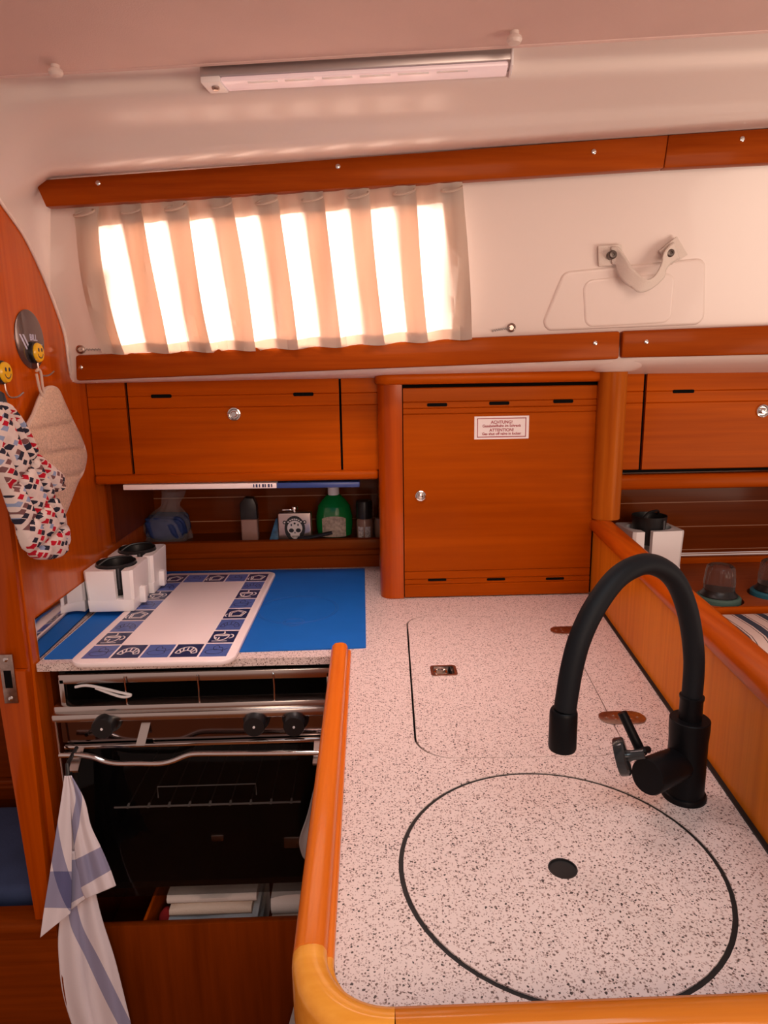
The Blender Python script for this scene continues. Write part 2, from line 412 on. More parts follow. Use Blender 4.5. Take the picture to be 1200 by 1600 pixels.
# resample rows smoothly
NR = 48
As, Bs, Cs = spline(A, NR), spline(B, NR), spline([(-.66, y, z) for y, z in arc], NR)
def hull(t, v):
    """t along the boat (0 left .. 1 right edge of the view), v up the profile"""
    i = min(int(v*NR), NR-1); f = v*NR-i
    return As[i].lerp(As[i+1], f).lerp(Bs[i].lerp(Bs[i+1], f), t)
NT = 56
ts = [-.02+1.45*k/NT for k in range(NT+1)]
verts = []; nrow = NT+1+3
for j in range(NR+1):
    c = Cs[j]; a = hull(ts[0], j/NR)
    verts += [tuple(c), tuple(c.lerp(a, .35)+Vector((0, .012, .008))), tuple(c.lerp(a, .7)+Vector((0, .008, .006)))]
    verts += [tuple(hull(t, j/NR)) for t in ts]
wx0, wx1 = -.52, .165                                       # window opening
hw = MB(); fs = []
for j in range(NR):
    for i in range(nrow-1):
        q = (j*nrow+i, j*nrow+i+1, (j+1)*nrow+i+1, (j+1)*nrow+i)
        cx = sum(verts[k][0] for k in q)/4; v = (j+.5)/NR
        if wx0 < cx < wx1 and .175 < v < .385: continue
        fs.append(q)
hw.add(verts, fs)
hullo = struct(hw.build('wall_back', WHITE, smooth=60), 'moulded white side of the cabin with window and raised panels')
from mathutils.bvhtree import BVHTree
HB = BVHTree.FromPolygons([Vector(v) for v in verts], [(j*nrow+i, j*nrow+i+1, (j+1)*nrow+i+1, (j+1)*nrow+i) for j in range(NR) for i in range(nrow-1)])
def onhull(x, y, off=0):
    d = (RC @ Vector(((x-600)/FPX, -(y-800)/FPX, -1))).normalized(); h = HB.ray_cast(CAM, d)
    return h[0]-d*off
# headliner
ce = [As[-1] + (Bs[-1]-As[-1])*t for t in (-.5, 0, .5, 1, 1.5)]
cp = MB()
loE = []; 
for c in ce: loE.append((c.x, c.y))
poly = [(p[0], p[1]) for p in loE] + [(1.9, .35), (-1.3, .35)]
zc = lambda x: As[-1].z + (Bs[-1].z-As[-1].z)*((x-As[-1].x)/(Bs[-1].x-As[-1].x))
lo = [(x, y, zc(x)-.006) for x, y in poly]; hi = [(x, y, zc(x)+.03) for x, y in poly]
cp.hexa(lo, hi)
ceil = struct(cp.build('ceiling', LINER))
# seam bead along the headliner
MB().tube([(c.x, c.y-.002, zc(c.x)-.004) for c in ce], .0045, 8).build('trim_bead', LINER, ceil)

# bulkhead
wl = MB()
out = [(1.25, .30), (1.25, 1.82)] + [(c.y, c.z+.002) for c in Cs[::-1] if 1.16 < c.y < 1.571 and c.z < 1.81] + [(1.62, 1.445), (2.10, 1.445), (2.10, .30)]
wl.prism(out, 'X', XL-.05, XL)
wall_left = struct(wl.build('wall_left', wood('bulkhead_teak', 'Z', (.42, .075, .002), (.58, .125, .006), rough=.25, coat=.6)), 'varnished bulkhead on the left')
tb = MB(); tb.tube([(XL+.003, c.y-.001, c.z) for c in Cs if 1.30 < c.y < 1.571], .0035, 8); tb.build('edge_bead', WHITE, wall_left)
# door post under the bulkhead's end (leans), with the door's sill
p0, p1, p2, p3 = at(0, 1040, Y=1.25), at(49, 1040, Y=1.25), at(84, 1440, Y=1.25), at(71, 1440, Y=1.25)
post = MB().prism([(p0.x, p0.z), (p1.x, p1.z), (p2.x, p2.z-.3), (p3.x, p3.z-.3)], 'Y', 1.225, 1.262, bev=.004)
post.prism([(p0.x, p0.z), (p1.x, p1.z), (XL, 1.80), (XL-.07, 1.80)], 'Y', 1.235, 1.262, bev=.003)
dp = struct(post.build('door_1', WZ), 'door post at the aft cabin')
sp0 = MB(); c = at(18, 1057, Y=1.234)
sp0.box(c.x-.013, 1.2215, c.z-.05, c.x+.013, 1.225, c.z+.05, .001).box(c.x-.007, 1.2212, c.z-.018, c.x+.007, 1.2218, c.z+.018, 0, 1)
spl = sp0.build('strike_plate', [BRONZE, BLACK], dp)
for dz in (-.04, .04): MB().lathe([(.0045, 0), (.0045, .001), (.002, .002), (0, .002)], 10, M=facing((c.x, 1.2215, c.z+dz))).build('screw', CHROME, spl)
zs = at(30, 1432, Y=1.235).z
sill = MB().box(-1.5, 1.215, .05, -.655, 1.262, zs-.03, .004).box(-1.5, 1.208, zs-.035, -.655, 1.27, zs, .008)
struct(sill.build('trim_1', wood('sill_teak', 'X', (.13, .020, .001), (.22, .036, .002))), 'door sill of the aft cabin')
# aft cabin seen through the doorway
zb = at(30, 1385, Y=1.32).z
tag(MB().box(-1.6, 1.31, zb-.10, -.712, 1.62, zb, .02, seg=3).build('berth_cushion', mat('navy_berth_cloth', (.035, .055, .13), rough=.9, vary=.15, vscale=12, bump=.3)), 'plain navy blue berth cushion beyond the door post', 'cushion')
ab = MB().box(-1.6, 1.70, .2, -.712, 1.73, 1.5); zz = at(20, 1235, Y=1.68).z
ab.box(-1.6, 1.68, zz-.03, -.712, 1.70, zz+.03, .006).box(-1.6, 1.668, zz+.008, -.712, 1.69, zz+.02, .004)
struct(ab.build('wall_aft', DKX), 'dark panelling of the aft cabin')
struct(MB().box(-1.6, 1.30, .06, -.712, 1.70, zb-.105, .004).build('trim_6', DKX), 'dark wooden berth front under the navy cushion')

# window behind the curtain
wv = lambda x, v: hull((x-A[3].x)/(B[3].x-A[3].x), v)
win = MB(); P4 = [wv(wx0-.02, .17), wv(wx1+.02, .17), wv(wx1+.02, .39), wv(wx0-.02, .39)]
nrm = (P4[1]-P4[0]).cross(P4[3]-P4[0]).normalized(); nrm = nrm if nrm.y > 0 else -nrm
cen = sum(P4, Vector())/4; pin = [cen+(p-cen)*.93 for p in P4]
for i in range(4):
    a, b = P4[i], P4[(i+1) % 4]; c, d = pin[(i+1) % 4], pin[i]
    win.hexa([a+nrm*.02, b+nrm*.02, c+nrm*.02, d+nrm*.02], [a+nrm*.045, b+nrm*.045, c+nrm*.045, d+nrm*.045])
wn = struct(win.build('window_1', mat('window_frame_grey', (.3, .28, .27), rough=.4, metal=.6)), 'cabin window behind the curtain')
m, n_, b_, L_ = nodemat('window_glass'); tr = n_.nodes.new('ShaderNodeBsdfTransparent'); tr.inputs[0].default_value = (.92, .92, .92, 1)
gl = n_.nodes.new('ShaderNodeBsdfGlossy'); gl.inputs['Roughness'].default_value = .03
mxs = n_.nodes.new('ShaderNodeMixShader'); mxs.inputs[0].default_value = .06
L_(tr.outputs[0], mxs.inputs[1]); L_(gl.outputs[0], mxs.inputs[2]); L_(mxs.outputs[0], n_.nodes['Material Output'].inputs['Surface'])
MB().hexa([p+nrm*.03 for p in pin], [p+nrm*.034 for p in pin]).build('pane', m, wn)

# ---- wooden rails on the moulded side
def screw(p, parent, n=Vector((0, -1, 0)), r=.0045):
    M = Matrix.Translation(p) @ n.to_track_quat('Z', 'Y').to_matrix().to_4x4()
    MB().lathe([(r, -.001), (r, .0006), (r*.6, .0014), (0, .0016)], 12, M=M).build('screw', CHROME, parent)
def rail(name, label, q, Ya, Yb, thick, screws, mt, bev=.004):
    """q: four pixels of its face (top left, top right, bottom right, bottom left)"""
    def Yx(x): return Ya+(Yb-Ya)*(x-60)/1140
    F = [at(x, y, Y=Yx(x)) for x, y in q]; k = Vector((0, thick, .0))
    tilt = Vector((0, -.004, 0)); F[0] += tilt; F[1] += tilt
    b = MB().hexa([F[3], F[2], F[2]+k, F[3]+k], [F[0], F[1], F[1]+k, F[0]+k], bev=bev)
    o = struct(b.build(name, mt), label)
    for x, y in screws: screw(at(x, y, Y=Yx(x)-.0035), o)
    return o
rail('trim_2', 'long upper wooden rail above the curtain', [(55, 283), (1043, 212), (1037, 262), (72, 323)], 1.424, 1.358, .022, [(153, 286), (528, 260), (928, 237)], RAILX, .0015)
rail('trim_3', 'short upper wooden rail at the right', [(1044, 212), (1560, 178), (1560, 236), (1038, 262)], 1.424, 1.356, .022, [(1160, 217)], RAILX, .0015)
rail('trim_4', 'long lower wooden rail below the curtain', [(118, 555), (969, 517), (968, 561), (118, 595)], 1.532, 1.484, .03, [(126, 574), (930, 536)], RAILX, .006)
rail('trim_5', 'short lower wooden rail right of the pillar', [(972, 517), (1560, 494), (1560, 546), (971, 559)], 1.532, 1.484, .03, [(1010, 534)], RAILX, .006)

# raised moulded panels on the white side (children of the wall)
def raised(pix, off, r):
    pts = [onhull(x, y) for x, y in pix]
    return pts
def plate(pix, h, name, inset):
    pts = raised(pix, 0, 0)
    u = (pts[1]-pts[0]).normalized(); nn = u.cross((pts[-1]-pts[0])).normalized(); nn = nn if nn.y < 0 else -nn
    vv = nn.cross(u); o = pts[0]
    q = roundpoly([((p-o).dot(u), (p-o).dot(vv)) for p in pts], inset, 6)
    ce_ = Vector((sum(a for a, b in q)/len(q), sum(b for a, b in q)/len(q)))
    lo_ = [o+u*a+vv*b-nn*.02 for a, b in q]; hi_ = [o+u*a+vv*b+nn*h for a, b in q]
    b = MB(); b.hexa(lo_, hi_)
    # soft edge
    q2 = [(ce_+(Vector(p)-ce_)*1.03) for p in q]
    o_ = b.build(name, WHITE, hullo, smooth=20)
    bv = o_.modifiers.new('soft edge', 'BEVEL'); bv.width = .006; bv.segments = 4; bv.limit_method = 'ANGLE'
    return o_
plate([(880, 424), (1102, 402), (1100, 507), (842, 518)], .0035, 'moulded_panel', .02)
plate([(908, 436), (1055, 424), (1048, 505), (912, 512)], .0065, 'moulded_panel', .022)

# ------------------------------------------------------------------ peninsula and worktop
sink_c, sink_r = (.208, .664), .1755
lid = roundpoly([(.066, .888), (.372, .880), (.424, 1.437), (.087, 1.468)], [.055, .05, .07, .05], 8)
lidh = roundpoly([(.0625, .8865), (.3735, .8785), (.4255, 1.4385), (.0835, 1.4695)], [.056, .051, .071, .051], 8)
outer = [(XL+.003, 1.255), (-.04, 1.255), *[(.022-.062*math.cos(a), .545-.062*math.sin(a)) for a in [PI/2*k/8 for k in range(9)]], (px_part(.483)-.003, .483), (px_part(1.60)-.003, 1.60), (px_part(1.60)-.003, YB+.01), (XL+.003, YB+.01)]
wt = flat_shape([outer, lidh, circle(*sink_c, sink_r+.0055)], W-.016, W).build('worktop', TOPM, smooth=30)
tag(wt, 'pale speckled worktop running from the sink back and left over the stove', 'worktop')
lf = flat_shape([lid, roundpoly([(.115, 1.158), (.158, 1.158), (.158, 1.196), (.115, 1.196)], .005, 4)], W-.014, W-.0002).build('icebox_lid', TOPM, smooth=30)
tag(lf, 'rounded rectangular speckled lid set into the worktop, with latch and two hinges', 'lid')
la = MB(); la.box(.117, 1.160, W-.012, .156, 1.194, W-.008, .001)
fr_ = flat_shape([roundpoly([(.112, 1.155), (.161, 1.155), (.161, 1.199), (.112, 1.199)], .007, 4), roundpoly([(.117, 1.160), (.156, 1.160), (.156, 1.194), (.117, 1.194)], .004, 4)], W-.011, W+.0012)
la.add(fr_.v, fr_.f)
lt_ = la.build('latch', BRONZE, lf)
MB().tube([(.131+.0105*math.cos(a), 1.177+.0115*math.sin(a), W-.003+.002*math.sin(a)) for a in [2*PI*k/24 for k in range(24)]], .0022, 8, True).build('pull_ring', CHROME, lt_)
MB().box(.147, 1.163, W-.008, .1505, 1.19, W+.0005).build('catch', BLACK, lt_)
for hx, hy, rot in ((.4235, 1.358, .02), (.401, .985, -.02)):
    M = Matrix.Translation((hx, hy, W)) @ Matrix.Rotation(rot, 4, 'Z')
    h = MB(); h.prism(roundpoly([(-.037, -.020), (.037, -.020), (.037, .020), (-.037, .020)], .0196, 8), 'Z', -.001, .002, .0008, M=M)
    ho = h.build('hinge', BRONZE, lf)
    for a_, b_ in ((-.025, 0), (-.012, .006), (-.012, -.006), (.025, 0), (.012, .006), (.012, -.006)):
        MB().lathe([(.0028, .0015), (.0026, .0026), (0, .003)], 10, M=M @ Matrix.Translation((a_, b_, 0))).build('screw', STEEL, ho)
sl = flat_shape([circle(*sink_c, sink_r), circle(sink_c[0]+.003, sink_c[1]-.006, .0155, 32)], W-.014, W+.0004).build('sink_lid', TOPM, smooth=30)
tag(sl, 'round speckled sink lid with a finger hole, set in the worktop by the tap', 'lid')
MB().lathe([(sink_r-.0005, -.012), (sink_r+.0052, -.012), (sink_r+.0052, -.0012), (sink_r-.0005, -.0012)], 72, M=Matrix.Translation((*sink_c, W))).build('seal_ring', SEAL, sl)
MB().lathe([(.0162, -.012), (.0162, .0008), (.0150, .0008), (.0150, -.012)], 32, M=Matrix.Translation((sink_c[0]+.003, sink_c[1]-.006, W))).build('finger_hole_ring', PLB, sl)
cb = MB().prism([(-.035, .60), (.02, .488), (px_part(.49)-.01, .488), (px_part(1.58)-.01, 1.58), (-.035, 1.58)], 'Z', .05, W-.017)
cbo = tag(cb.build('peninsula_cabinet', BLACK), 'base cabinet carrying the worktop with the sink', 'cabinet')  # black core makes the lid gaps and finger hole read as shade
MB().box(-.055, .60, .05, -.036, 1.24, W-.02).build('side_panel', WZ, cbo)
MB().box(.02, .472, .05, px_part(.49)-.01, .484, W-.02).build('front_panel', WX, cbo)
# black seal along the partition
MB().hexa([(px_part(y)-.0065+dx, y, W-.01) for y, dx in ((.45, 0), (1.585, 0), (1.585, .006), (.45, .006))], [(px_part(y)-.0065+dx, y, W+.003) for y, dx in ((.45, 0), (1.585, 0), (1.585, .006), (.45, .006))]).build('seal_strip', SEAL, wt)

# fiddle rail: side, corner and front pieces
prof = [(-.018, -.035), (-.018, .012), (-.016, .020), (-.010, .0255), (-.002, .027), (.005, .0265), (.011, .024), (.0145, .018), (.015, .011), (.0185, .0105), (.0205, .0085), (.021, .004), (.021, .0002), (.0168, .0002), (.0168, -.035)]
fr = thing('fiddle_rail', 'raised varnished wooden rail edging the peninsula worktop', 'rail', (-.06, .87, W))
def rx_(y): return -.0585-(1.25-y)*.0035
xs0 = rx_(.54)
side = [(rx_(y), y, W) for y in (1.262, 1.255, 1.1, .9, .75, .54)]
# direction of travel is -Y, so "left" is +X: the bead faces the worktop
s_ = MB().sweep(prof, side)
sr = s_.build('side_rail', RAILY, fr, smooth=45)
bv = sr.modifiers.new('soft end', 'BEVEL'); bv.width = .004; bv.segments = 3; bv.limit_method = 'ANGLE'; bv.angle_limit = math.radians(60)
RR = .075; cc = (xs0+RR, .54)
corner = [(cc[0]-RR*math.cos(a), cc[1]-RR*math.sin(a), W) for a in [PI/2*k/14 for k in range(15)]]
c_ = MB(); c_.sweep(prof, [(xs0, .5405, W)]+corner[1:-1]+[(cc[0], .54-RR, W)]); o_ = c_.build('corner_piece', CORN, fr, smooth=45); o_['label'] = 'lighter golden rounded corner of the rail'
MB().sweep(prof, [(cc[0]+.0006, .54-RR, W), (.2, .54-RR, W), (px_part(.47)-.002, .54-RR, W)]).build('front_rail', RAILF, fr, smooth=45)

# ------------------------------------------------------------------ partition on the right
pt = thing('partition', 'low veneered partition with a teak cap along the right of the worktop', 'partition', (px_part(1.0)+.015, 1.0, .3))
def pl(y, dx): return (px_part(y)+dx, y)
ya, yb = .35, 1.600
MB().hexa([(*pl(ya, 0), .25), (*pl(yb, 0), .25), (*pl(yb, .03), .25), (*pl(ya, .03), .25)], [(*pl(ya, 0), 1.066), (*pl(yb, 0), 1.066), (*pl(yb, .03), 1.066), (*pl(ya, .03), 1.066)]).build('veneer_panel', PANZ, pt)
capp = [(-.006, .0), (-.010, .006), (-.010, .018), (-.006, .026), (.002, .030), (.028, .030), (.036, .026), (.040, .018), (.040, .006), (.036, 0)]
# travel towards -Y: left is +X
MB().sweep([(u, z) for u, z in capp], [(*pl(y, 0), 1.064) for y in (1.604, 1.3, 1.0, .7, .35)]).build('cap_rail', CAPY, pt, smooth=50)

# ------------------------------------------------------------------ lockers
def grooved(mb, x0, x1, z0, z1, y, grooves, th=.016, d=.0022, w=.0016, mi=0):
    """flat board facing -Y with V grooves at the given heights, extruded in X"""
    p = [(y, z0+.002), (y+.002, z0)][::-1]
    prof_ = [(y+th, z0), (y+.002, z0), (y, z0+.002)]
    for g in sorted(grooves): prof_ += [(y, g-w), (y+d, g), (y, g+w)]
    prof_ += [(y, z1-.002), (y+.002, z1), (y+th, z1)]
    return mb.prism(prof_, 'X', x0, x1, mi=mi)
def vent(parent, x, y, px, name='vent_slot', w=.022, h=.0042):
    MB().prism(roundpoly([(x-w, y-h), (x+w, y-h), (x+w, y+h), (x-w, y+h)], h*.7, 4), 'Y', px-.0008, px+.004).build(name, BLACK, parent)
def lock(parent, p, r=.0135):
    M = facing(p)
    lo_ = MB().lathe([(r, -.001), (r, .002), (r*.92, .0045), (r*.78, .005), (r*.66, .003), (r*.62, .0015), (0, .0015)], 28, M=M).build('push_lock', CHROME, parent)
    MB().lathe([(r*.46, 0), (r*.46, .007), (r*.36, .0092), (0, .0098)], 24, M=M).build('push_button', CHROME, lo_)

# left locker over the stove
zb_, zt_ = 1.213, 1.452
g1 = at(300, 618, Y=YLK).z; g2 = at(300, 637, Y=YLK).z
ll = thing('wall_locker', 'wooden locker with drop flap over the stove, left of the tall locker', 'locker', (-.31, YLK+.1, 1.19))
MB().box(XL+.004, YLK+.016, zb_-.005, .0338, 2.062, zt_).build('carcass', DKX, ll)
xg0, xg1 = at(203, 670, Y=YLK).x, at(532.5, 660, Y=YLK).x
grooved(MB(), XL+.002, xg0-.004, zb_, zt_, YLK, [g1, g2]).build('side_panel', WX, ll)
grooved(MB(), xg1+.003, .030, zb_, zt_, YLK, [g1, g2]).build('side_panel', WX, ll)
MB().box(XL+.002, YLK+.010, zb_-.01, .03, YLK+.0165, zt_).build('shade_backing', BLACK, ll)  # black sheet painting the shade in the panel joints
fl = grooved(MB(), xg0+.003, xg1-.0025, zb_, zt_, YLK-.002, [g1, g2]).build('drop_flap', WX, ll)
for x, y in ((252, 619), (474, 616)): q = at(x, y, Y=YLK-.002); vent(fl, q.x, q.z, YLK-.002, w=.024)
lock(fl, at(366, 647, Y=YLK-.002), .0165)
zr0, zr1 = at(300, 755, Y=YLK-.01).z, at(300, 740, Y=YLK-.01).z
MB().box(XL+.002, YLK-.012, zr0, .03, YLK+.03, zr1, .008, seg=3).build('bottom_rail', WX, ll)

# left niche under it
PALE = mat('pale_bead', (.42, .20, .11), rough=.4)
ns = thing('shelf_niche', 'dark planked open shelf behind the stove worktop', 'shelf', (-.31, 1.95, .90))
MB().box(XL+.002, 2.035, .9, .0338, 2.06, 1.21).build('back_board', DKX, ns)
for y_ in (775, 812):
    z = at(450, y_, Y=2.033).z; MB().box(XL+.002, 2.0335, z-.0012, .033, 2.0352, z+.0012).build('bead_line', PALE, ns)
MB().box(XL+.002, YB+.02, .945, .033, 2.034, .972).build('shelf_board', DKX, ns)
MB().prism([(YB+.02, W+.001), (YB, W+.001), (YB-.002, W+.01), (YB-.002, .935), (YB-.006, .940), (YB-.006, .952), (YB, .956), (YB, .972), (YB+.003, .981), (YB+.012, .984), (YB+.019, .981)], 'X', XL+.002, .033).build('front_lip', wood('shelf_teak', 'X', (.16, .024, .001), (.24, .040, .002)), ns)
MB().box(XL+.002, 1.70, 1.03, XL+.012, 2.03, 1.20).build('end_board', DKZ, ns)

# tall locker
tl = thing('tall_locker', 'tall wooden gas locker with slotted door standing on the worktop', 'locker', (.30, YF+.15, W))
MB().box(.0338, YF+.018, W+.001, px_part(1.6)-.006, 2.05, 1.432).build('carcass', WZ, tl)
pp = [(.086, YF-.004)] + [(.060-.030*math.sin(a), YF+.026-.030*math.cos(a)) for a in [PI/2*k/8 for k in range(9)]] + [(.030, YF+.10), (.086, YF+.10)]
MB().prism(pp, 'Z', W+.001, 1.428).build('corner_post', WZ, tl)
dx0, dx1 = .0885, .5445
dz0, dz1 = at(780, 930, Y=YF).z, at(780, 604, Y=YF).z
gz = [at(780, y, Y=YF).z for y in (626, 636, 645, 890, 902, 910)]
dr = grooved(MB(), dx0, dx1, dz0, dz1, YF-.002, gz).build('door', wood('door_teak', 'X', (.29, .044, .0002), (.39, .066, .0006), fine=.8), tl)
MB().box(.085, YF+.012, W+.001, .562, YF+.019, 1.42).build('shade_backing', BLACK, tl)  # black filler in place of the shade around the door
for x, y in ((683, 632.5), (780, 630), (880, 627)): q = at(x, y, Y=YF-.002); vent(dr, q.x, q.z, YF-.002, w=.0235, h=.004)
for x, y in ((683, 906), (775, 905), (867, 904)): q = at(x, y, Y=YF-.002); vent(dr, q.x, q.z, YF-.002, w=.0225, h=.003)
lock(dr, at(657, 774.5, Y=YF-.002), .0135)
rim = roundpoly([(.024, YF-.016), (.553, YF-.016), (.553, YF+.14), (.024, YF+.14)], [.03, .004, .004, .01], 8)
zr = at(700, 600, Y=YF-.016).z
MB().prism(rim, 'Z', zr, zr+.026, .009, seg=4).build('top_rim', WX, tl)
# warning label on the door
q0, q1 = at(741, 688, Y=YF-.003), at(827, 648, Y=YF-.003)
lc = (q0+q1)/2; hwid, hh = (q1.x-q0.x)/2, (q1.z-q0.z)/2
RED = mat('red_print', (.30, .012, .03), rough=.6)
wlb = MB(); wlb.box(lc.x-hwid, YF-.0026, lc.z-hh+.002, lc.x+hwid, YF-.0019, lc.z+hh-.002, 0, 0)
for a_, b_, c_, d_ in ((-1, .80, 1, .87), (-1, -.87, 1, -.80)):
    wlb.box(lc.x-hwid*.90, YF-.0029, lc.z+hh*b_*.9, lc.x+hwid*.90, YF-.0024, lc.z+hh*d_*.9, 0, 1)
for s in (-1, 1): wlb.box(lc.x+s*hwid*.885-.0009, YF-.0029, lc.z-hh*.78, lc.x+s*hwid*.885+.0009, YF-.0024, lc.z+hh*.78, 0, 1)
lab = wlb.build('warning_label', [mat('label_paper', (.80, .72, .72), rough=.5), RED], dr)
lab['label'] = 'white sticker with red border and red gas warning text'
for body, dz, s in (('ACHTUNG!', .40, .0098), ('Gasabstellhahn im Schrank', .12, .0084), ('ATTENTION!', -.24, .0098), ('Gas shut off valve in locker', -.52, .0084)):
    text(body, s, Matrix.Translation((lc.x, YF-.0027, lc.z+hh*dz-.002)) @ MY, RED, 'lettering', lab, bold=.0002)

# right locker beyond the pillar
rl = thing('wall_locker', 'wooden locker with drop flap right of the round pillar', 'locker', (.95, YLK+.1, 1.19))
rx0 = .56
MB().box(rx0, YLK+.006, 1.195, 1.5, 2.06, 1.445).build('carcass', DKX, rl)
xg = at(1005, 660, Y=1.63).x; gz1, gz2 = at(1100, 610, Y=1.63).z, at(1100, 628, Y=1.63).z
grooved(MB(), rx0, xg-.0035, 1.203, 1.447, 1.632, [gz1, gz2]).build('side_panel', WX, rl)
fl = grooved(MB(), xg+.0035, 1.5, 1.203, 1.447, 1.630, [gz1, gz2]).build('drop_flap', WX, rl)
MB().box(rx0, 1.640, 1.195, 1.5, 1.648, 1.445).build('shade_backing', BLACK, rl)  # black sheet standing in for shade beside the flap
q = at(1068, 611.5, Y=1.63); vent(fl, q.x, q.z, 1.630, w=.026)
lock(fl, at(1191, 642, Y=1.63), .0165)
zr0, zr1 = at(1100, 764, Y=1.62).z, at(1100, 741, Y=1.62).z
MB().box(rx0, 1.620, zr0, 1.5, 1.66, zr1, .009, seg=3).build('bottom_rail', WX, rl)
# right niche
rn = thing('side_shelf', 'dark wooden shelf with cup holes behind the striped cushion', 'shelf', (.95, 1.65, .86))
j1, j2 = at(1122, 936, Z=W), at(1207, 928, Z=W)
sh = flat_shape([[(.585, 1.47), (1.5, 1.47), (1.5, 1.86), (.585, 1.86)], circle(j1.x, j1.y, .056, 40), circle(j2.x, j2.y, .056, 40)], W-.018, W)
sh.build('shelf_board', wood('side_shelf_teak', 'X', (.30, .06, .015), (.40, .10, .03)), rn)
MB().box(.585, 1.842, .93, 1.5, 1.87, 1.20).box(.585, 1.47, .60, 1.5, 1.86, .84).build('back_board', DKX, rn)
for y_ in (783, 821, 857, 864): 
    z = at(1150, y_, Y=1.841).z; MB().box(.585, 1.8405, z-.001, 1.5, 1.843, z+.001).build('bead_line', PALE, rn)
z0 = at(1150, 876, Y=1.835).z
MB().box(.585, 1.828, W, 1.5, 1.85, max(z0, W+.02), .004).build('back_lip', WX, rn)
MB().box(.585, 1.462, W-.02, 1.5, 1.472, W+.004, .003).build('front_edge', WX, rn)

# pillar with moulded collar
pr = thing('pillar', 'round varnished wooden pillar between the two lockers', 'pillar', (.574, 1.585, 1.09))
MB().lathe([(.033, 1.0945), (.033, 1.446)], 32, M=Matrix.Translation((.574, 1.583, 0)), sy=.9).build('post', wood('pillar_teak', 'Z', (.30, .055, .002), (.46, .115, .008), fine=.8), pr)
MB().lathe([(.034, 1.440), (.040, 1.443), (.055, 1.451), (.068, 1.462), (.074, 1.468)], 32, M=Matrix.Translation((.574, 1.583, 0)), sx=1.25, sy=1.0).build('collar', WHITE, pr)

# ------------------------------------------------------------------ stove
st = thing('oven', 'gimballed black glass oven with steel rails under the left worktop', 'oven', (-.35, 1.5, .37))
XS0, XS1 = -.628, -.072
zled, zh, zdb, zdt = at(300, 1108, Y=YS).z, at(300, 1180, Y=YS).z, at(300, 1395, Y=YS).z, at(300, 1158, Y=YS).z
body = MB()
body.box(XS0, YS+.03, zdb, XS0+.012, 1.80, .865).box(XS1-.012, YS+.03, zdb, XS1, 1.80, .865)
body.box(XS0, 1.79, zdb, XS1, 1.80, .865).box(XS0, YS+.02, zdb, XS1, 1.80, zdb+.015).box(XS0, YS+.03, zled-.02, XS1, 1.80, zled-.005)
body.build('body', ENAMEL, st)
# hob guard frame above the ledge
zt1 = at(300, 1058, Y=YS-.005).z
gf = MB()
gf.box(XS0+.012, YS-.002, zt1-.010, XS1-.006, YS+.006, zt1+.010, .002)
gf.box(XS0+.012, YS-.002, zled+.01, XS0+.022, YS+.006, zt1, .001).box(XS1-.016, YS-.002, zled+.01, XS1-.010, YS+.006, zt1, .001)
gf.build('hob_guard', STEEL, st)
lg = MB().box(XS0-.004, YS-.018, zled-.014, XS1, YS+.03, zled+.004, .005).box(XS0-.002, YS-.010, zled-.002, XS1, YS+.024, zled+.018, .005)
lg.build('ledge', STEEL, st)
for x in (196, 310, 428):
    q = at(x, 1075, Y=YS-.004)
    MB().tube([(q.x-.004, YS+.006, zt1+.004), (q.x, YS-.006, zt1+.002), (q.x+.001, YS-.006, zt1-.02), (q.x, YS-.004, zled+.016)], .0018, 8).build('hook', CHROME, st)
qa, qb = at(125, 1074, Y=YS-.006), at(205, 1083, Y=YS-.006)
MB().tube(spline([(qa.x-.01, YS-.004, qa.z), (qa.x+.02, YS-.008, qa.z+.004), (qb.x-.02, YS-.010, qb.z+.004), (qb.x, YS-.008, qb.z-.003), (qb.x-.02, YS-.008, qb.z-.006), (qa.x+.03, YS-.006, qa.z-.002)], 24), .0028, 8).build('cable_tie', mat('white_nylon', (.75, .72, .72), rough=.4), st)
MB().box(XS0+.004, YS+.004, zdt+.003, XS1, YS+.03, zled-.012).build('control_panel', mat('dark_polished_panel', (.22, .17, .16), rough=.10, metal=1), st)
for x, y in ((162, 1135), (398, 1132), (460, 1132)):
    q = at(x, y, Y=YS-.025)
    M = Matrix.Translation((q.x, YS+.004, q.z)) @ MY
    k = MB().lathe([(.027, 0), (.027, .006), (.0225, .008), (.0215, .036), (.020, .040), (0, .040)], 28, M=M)
    ko = k.build('knob', PLB, st)
    MB().lathe([(.0026, .0395), (.0024, .0412), (0, .0415)], 10, M=M).build('index_dot', PLW, ko)
q = at(218, 1150, Y=YS-.02)
MB().hexa([(q.x-.009, YS-.022, q.z-.020), (q.x+.009, YS-.022, q.z-.020), (q.x+.009, YS-.019, q.z-.020), (q.x-.009, YS-.019, q.z-.020)], [(q.x-.002, YS+.003, q.z+.016), (q.x+.016, YS+.003, q.z+.016), (q.x+.016, YS+.006, q.z+.016), (q.x-.002, YS+.006, q.z+.016)]).build('door_catch', STEEL, st)
door = MB()
door.box(XS0+.010, YS-.006, zdb, XS1-.004, YS+.004, zdt, .002, 0)
dro = door.build('oven_door', OGLASS, st)
MB().box(XS0+.010, YS-.0075, zdt-.006, XS1-.004, YS+.005, zdt+.001, .001).build('door_trim', CHROME, dro)
hp = []
for x, y in ((93, 1180), (125, 1180), (145, 1183), (165, 1190), (185, 1193), (215, 1193), (250, 1193), (270, 1189), (290, 1181), (305, 1178), (345, 1177.5), (420, 1177), (518, 1176)):
    q = at(x, y, Y=YS-.038); hp.append((q.x, YS-.038, q.z))
MB().tube(spline(hp, 60), .0052, 12).build('door_handle', CHROME, dro)
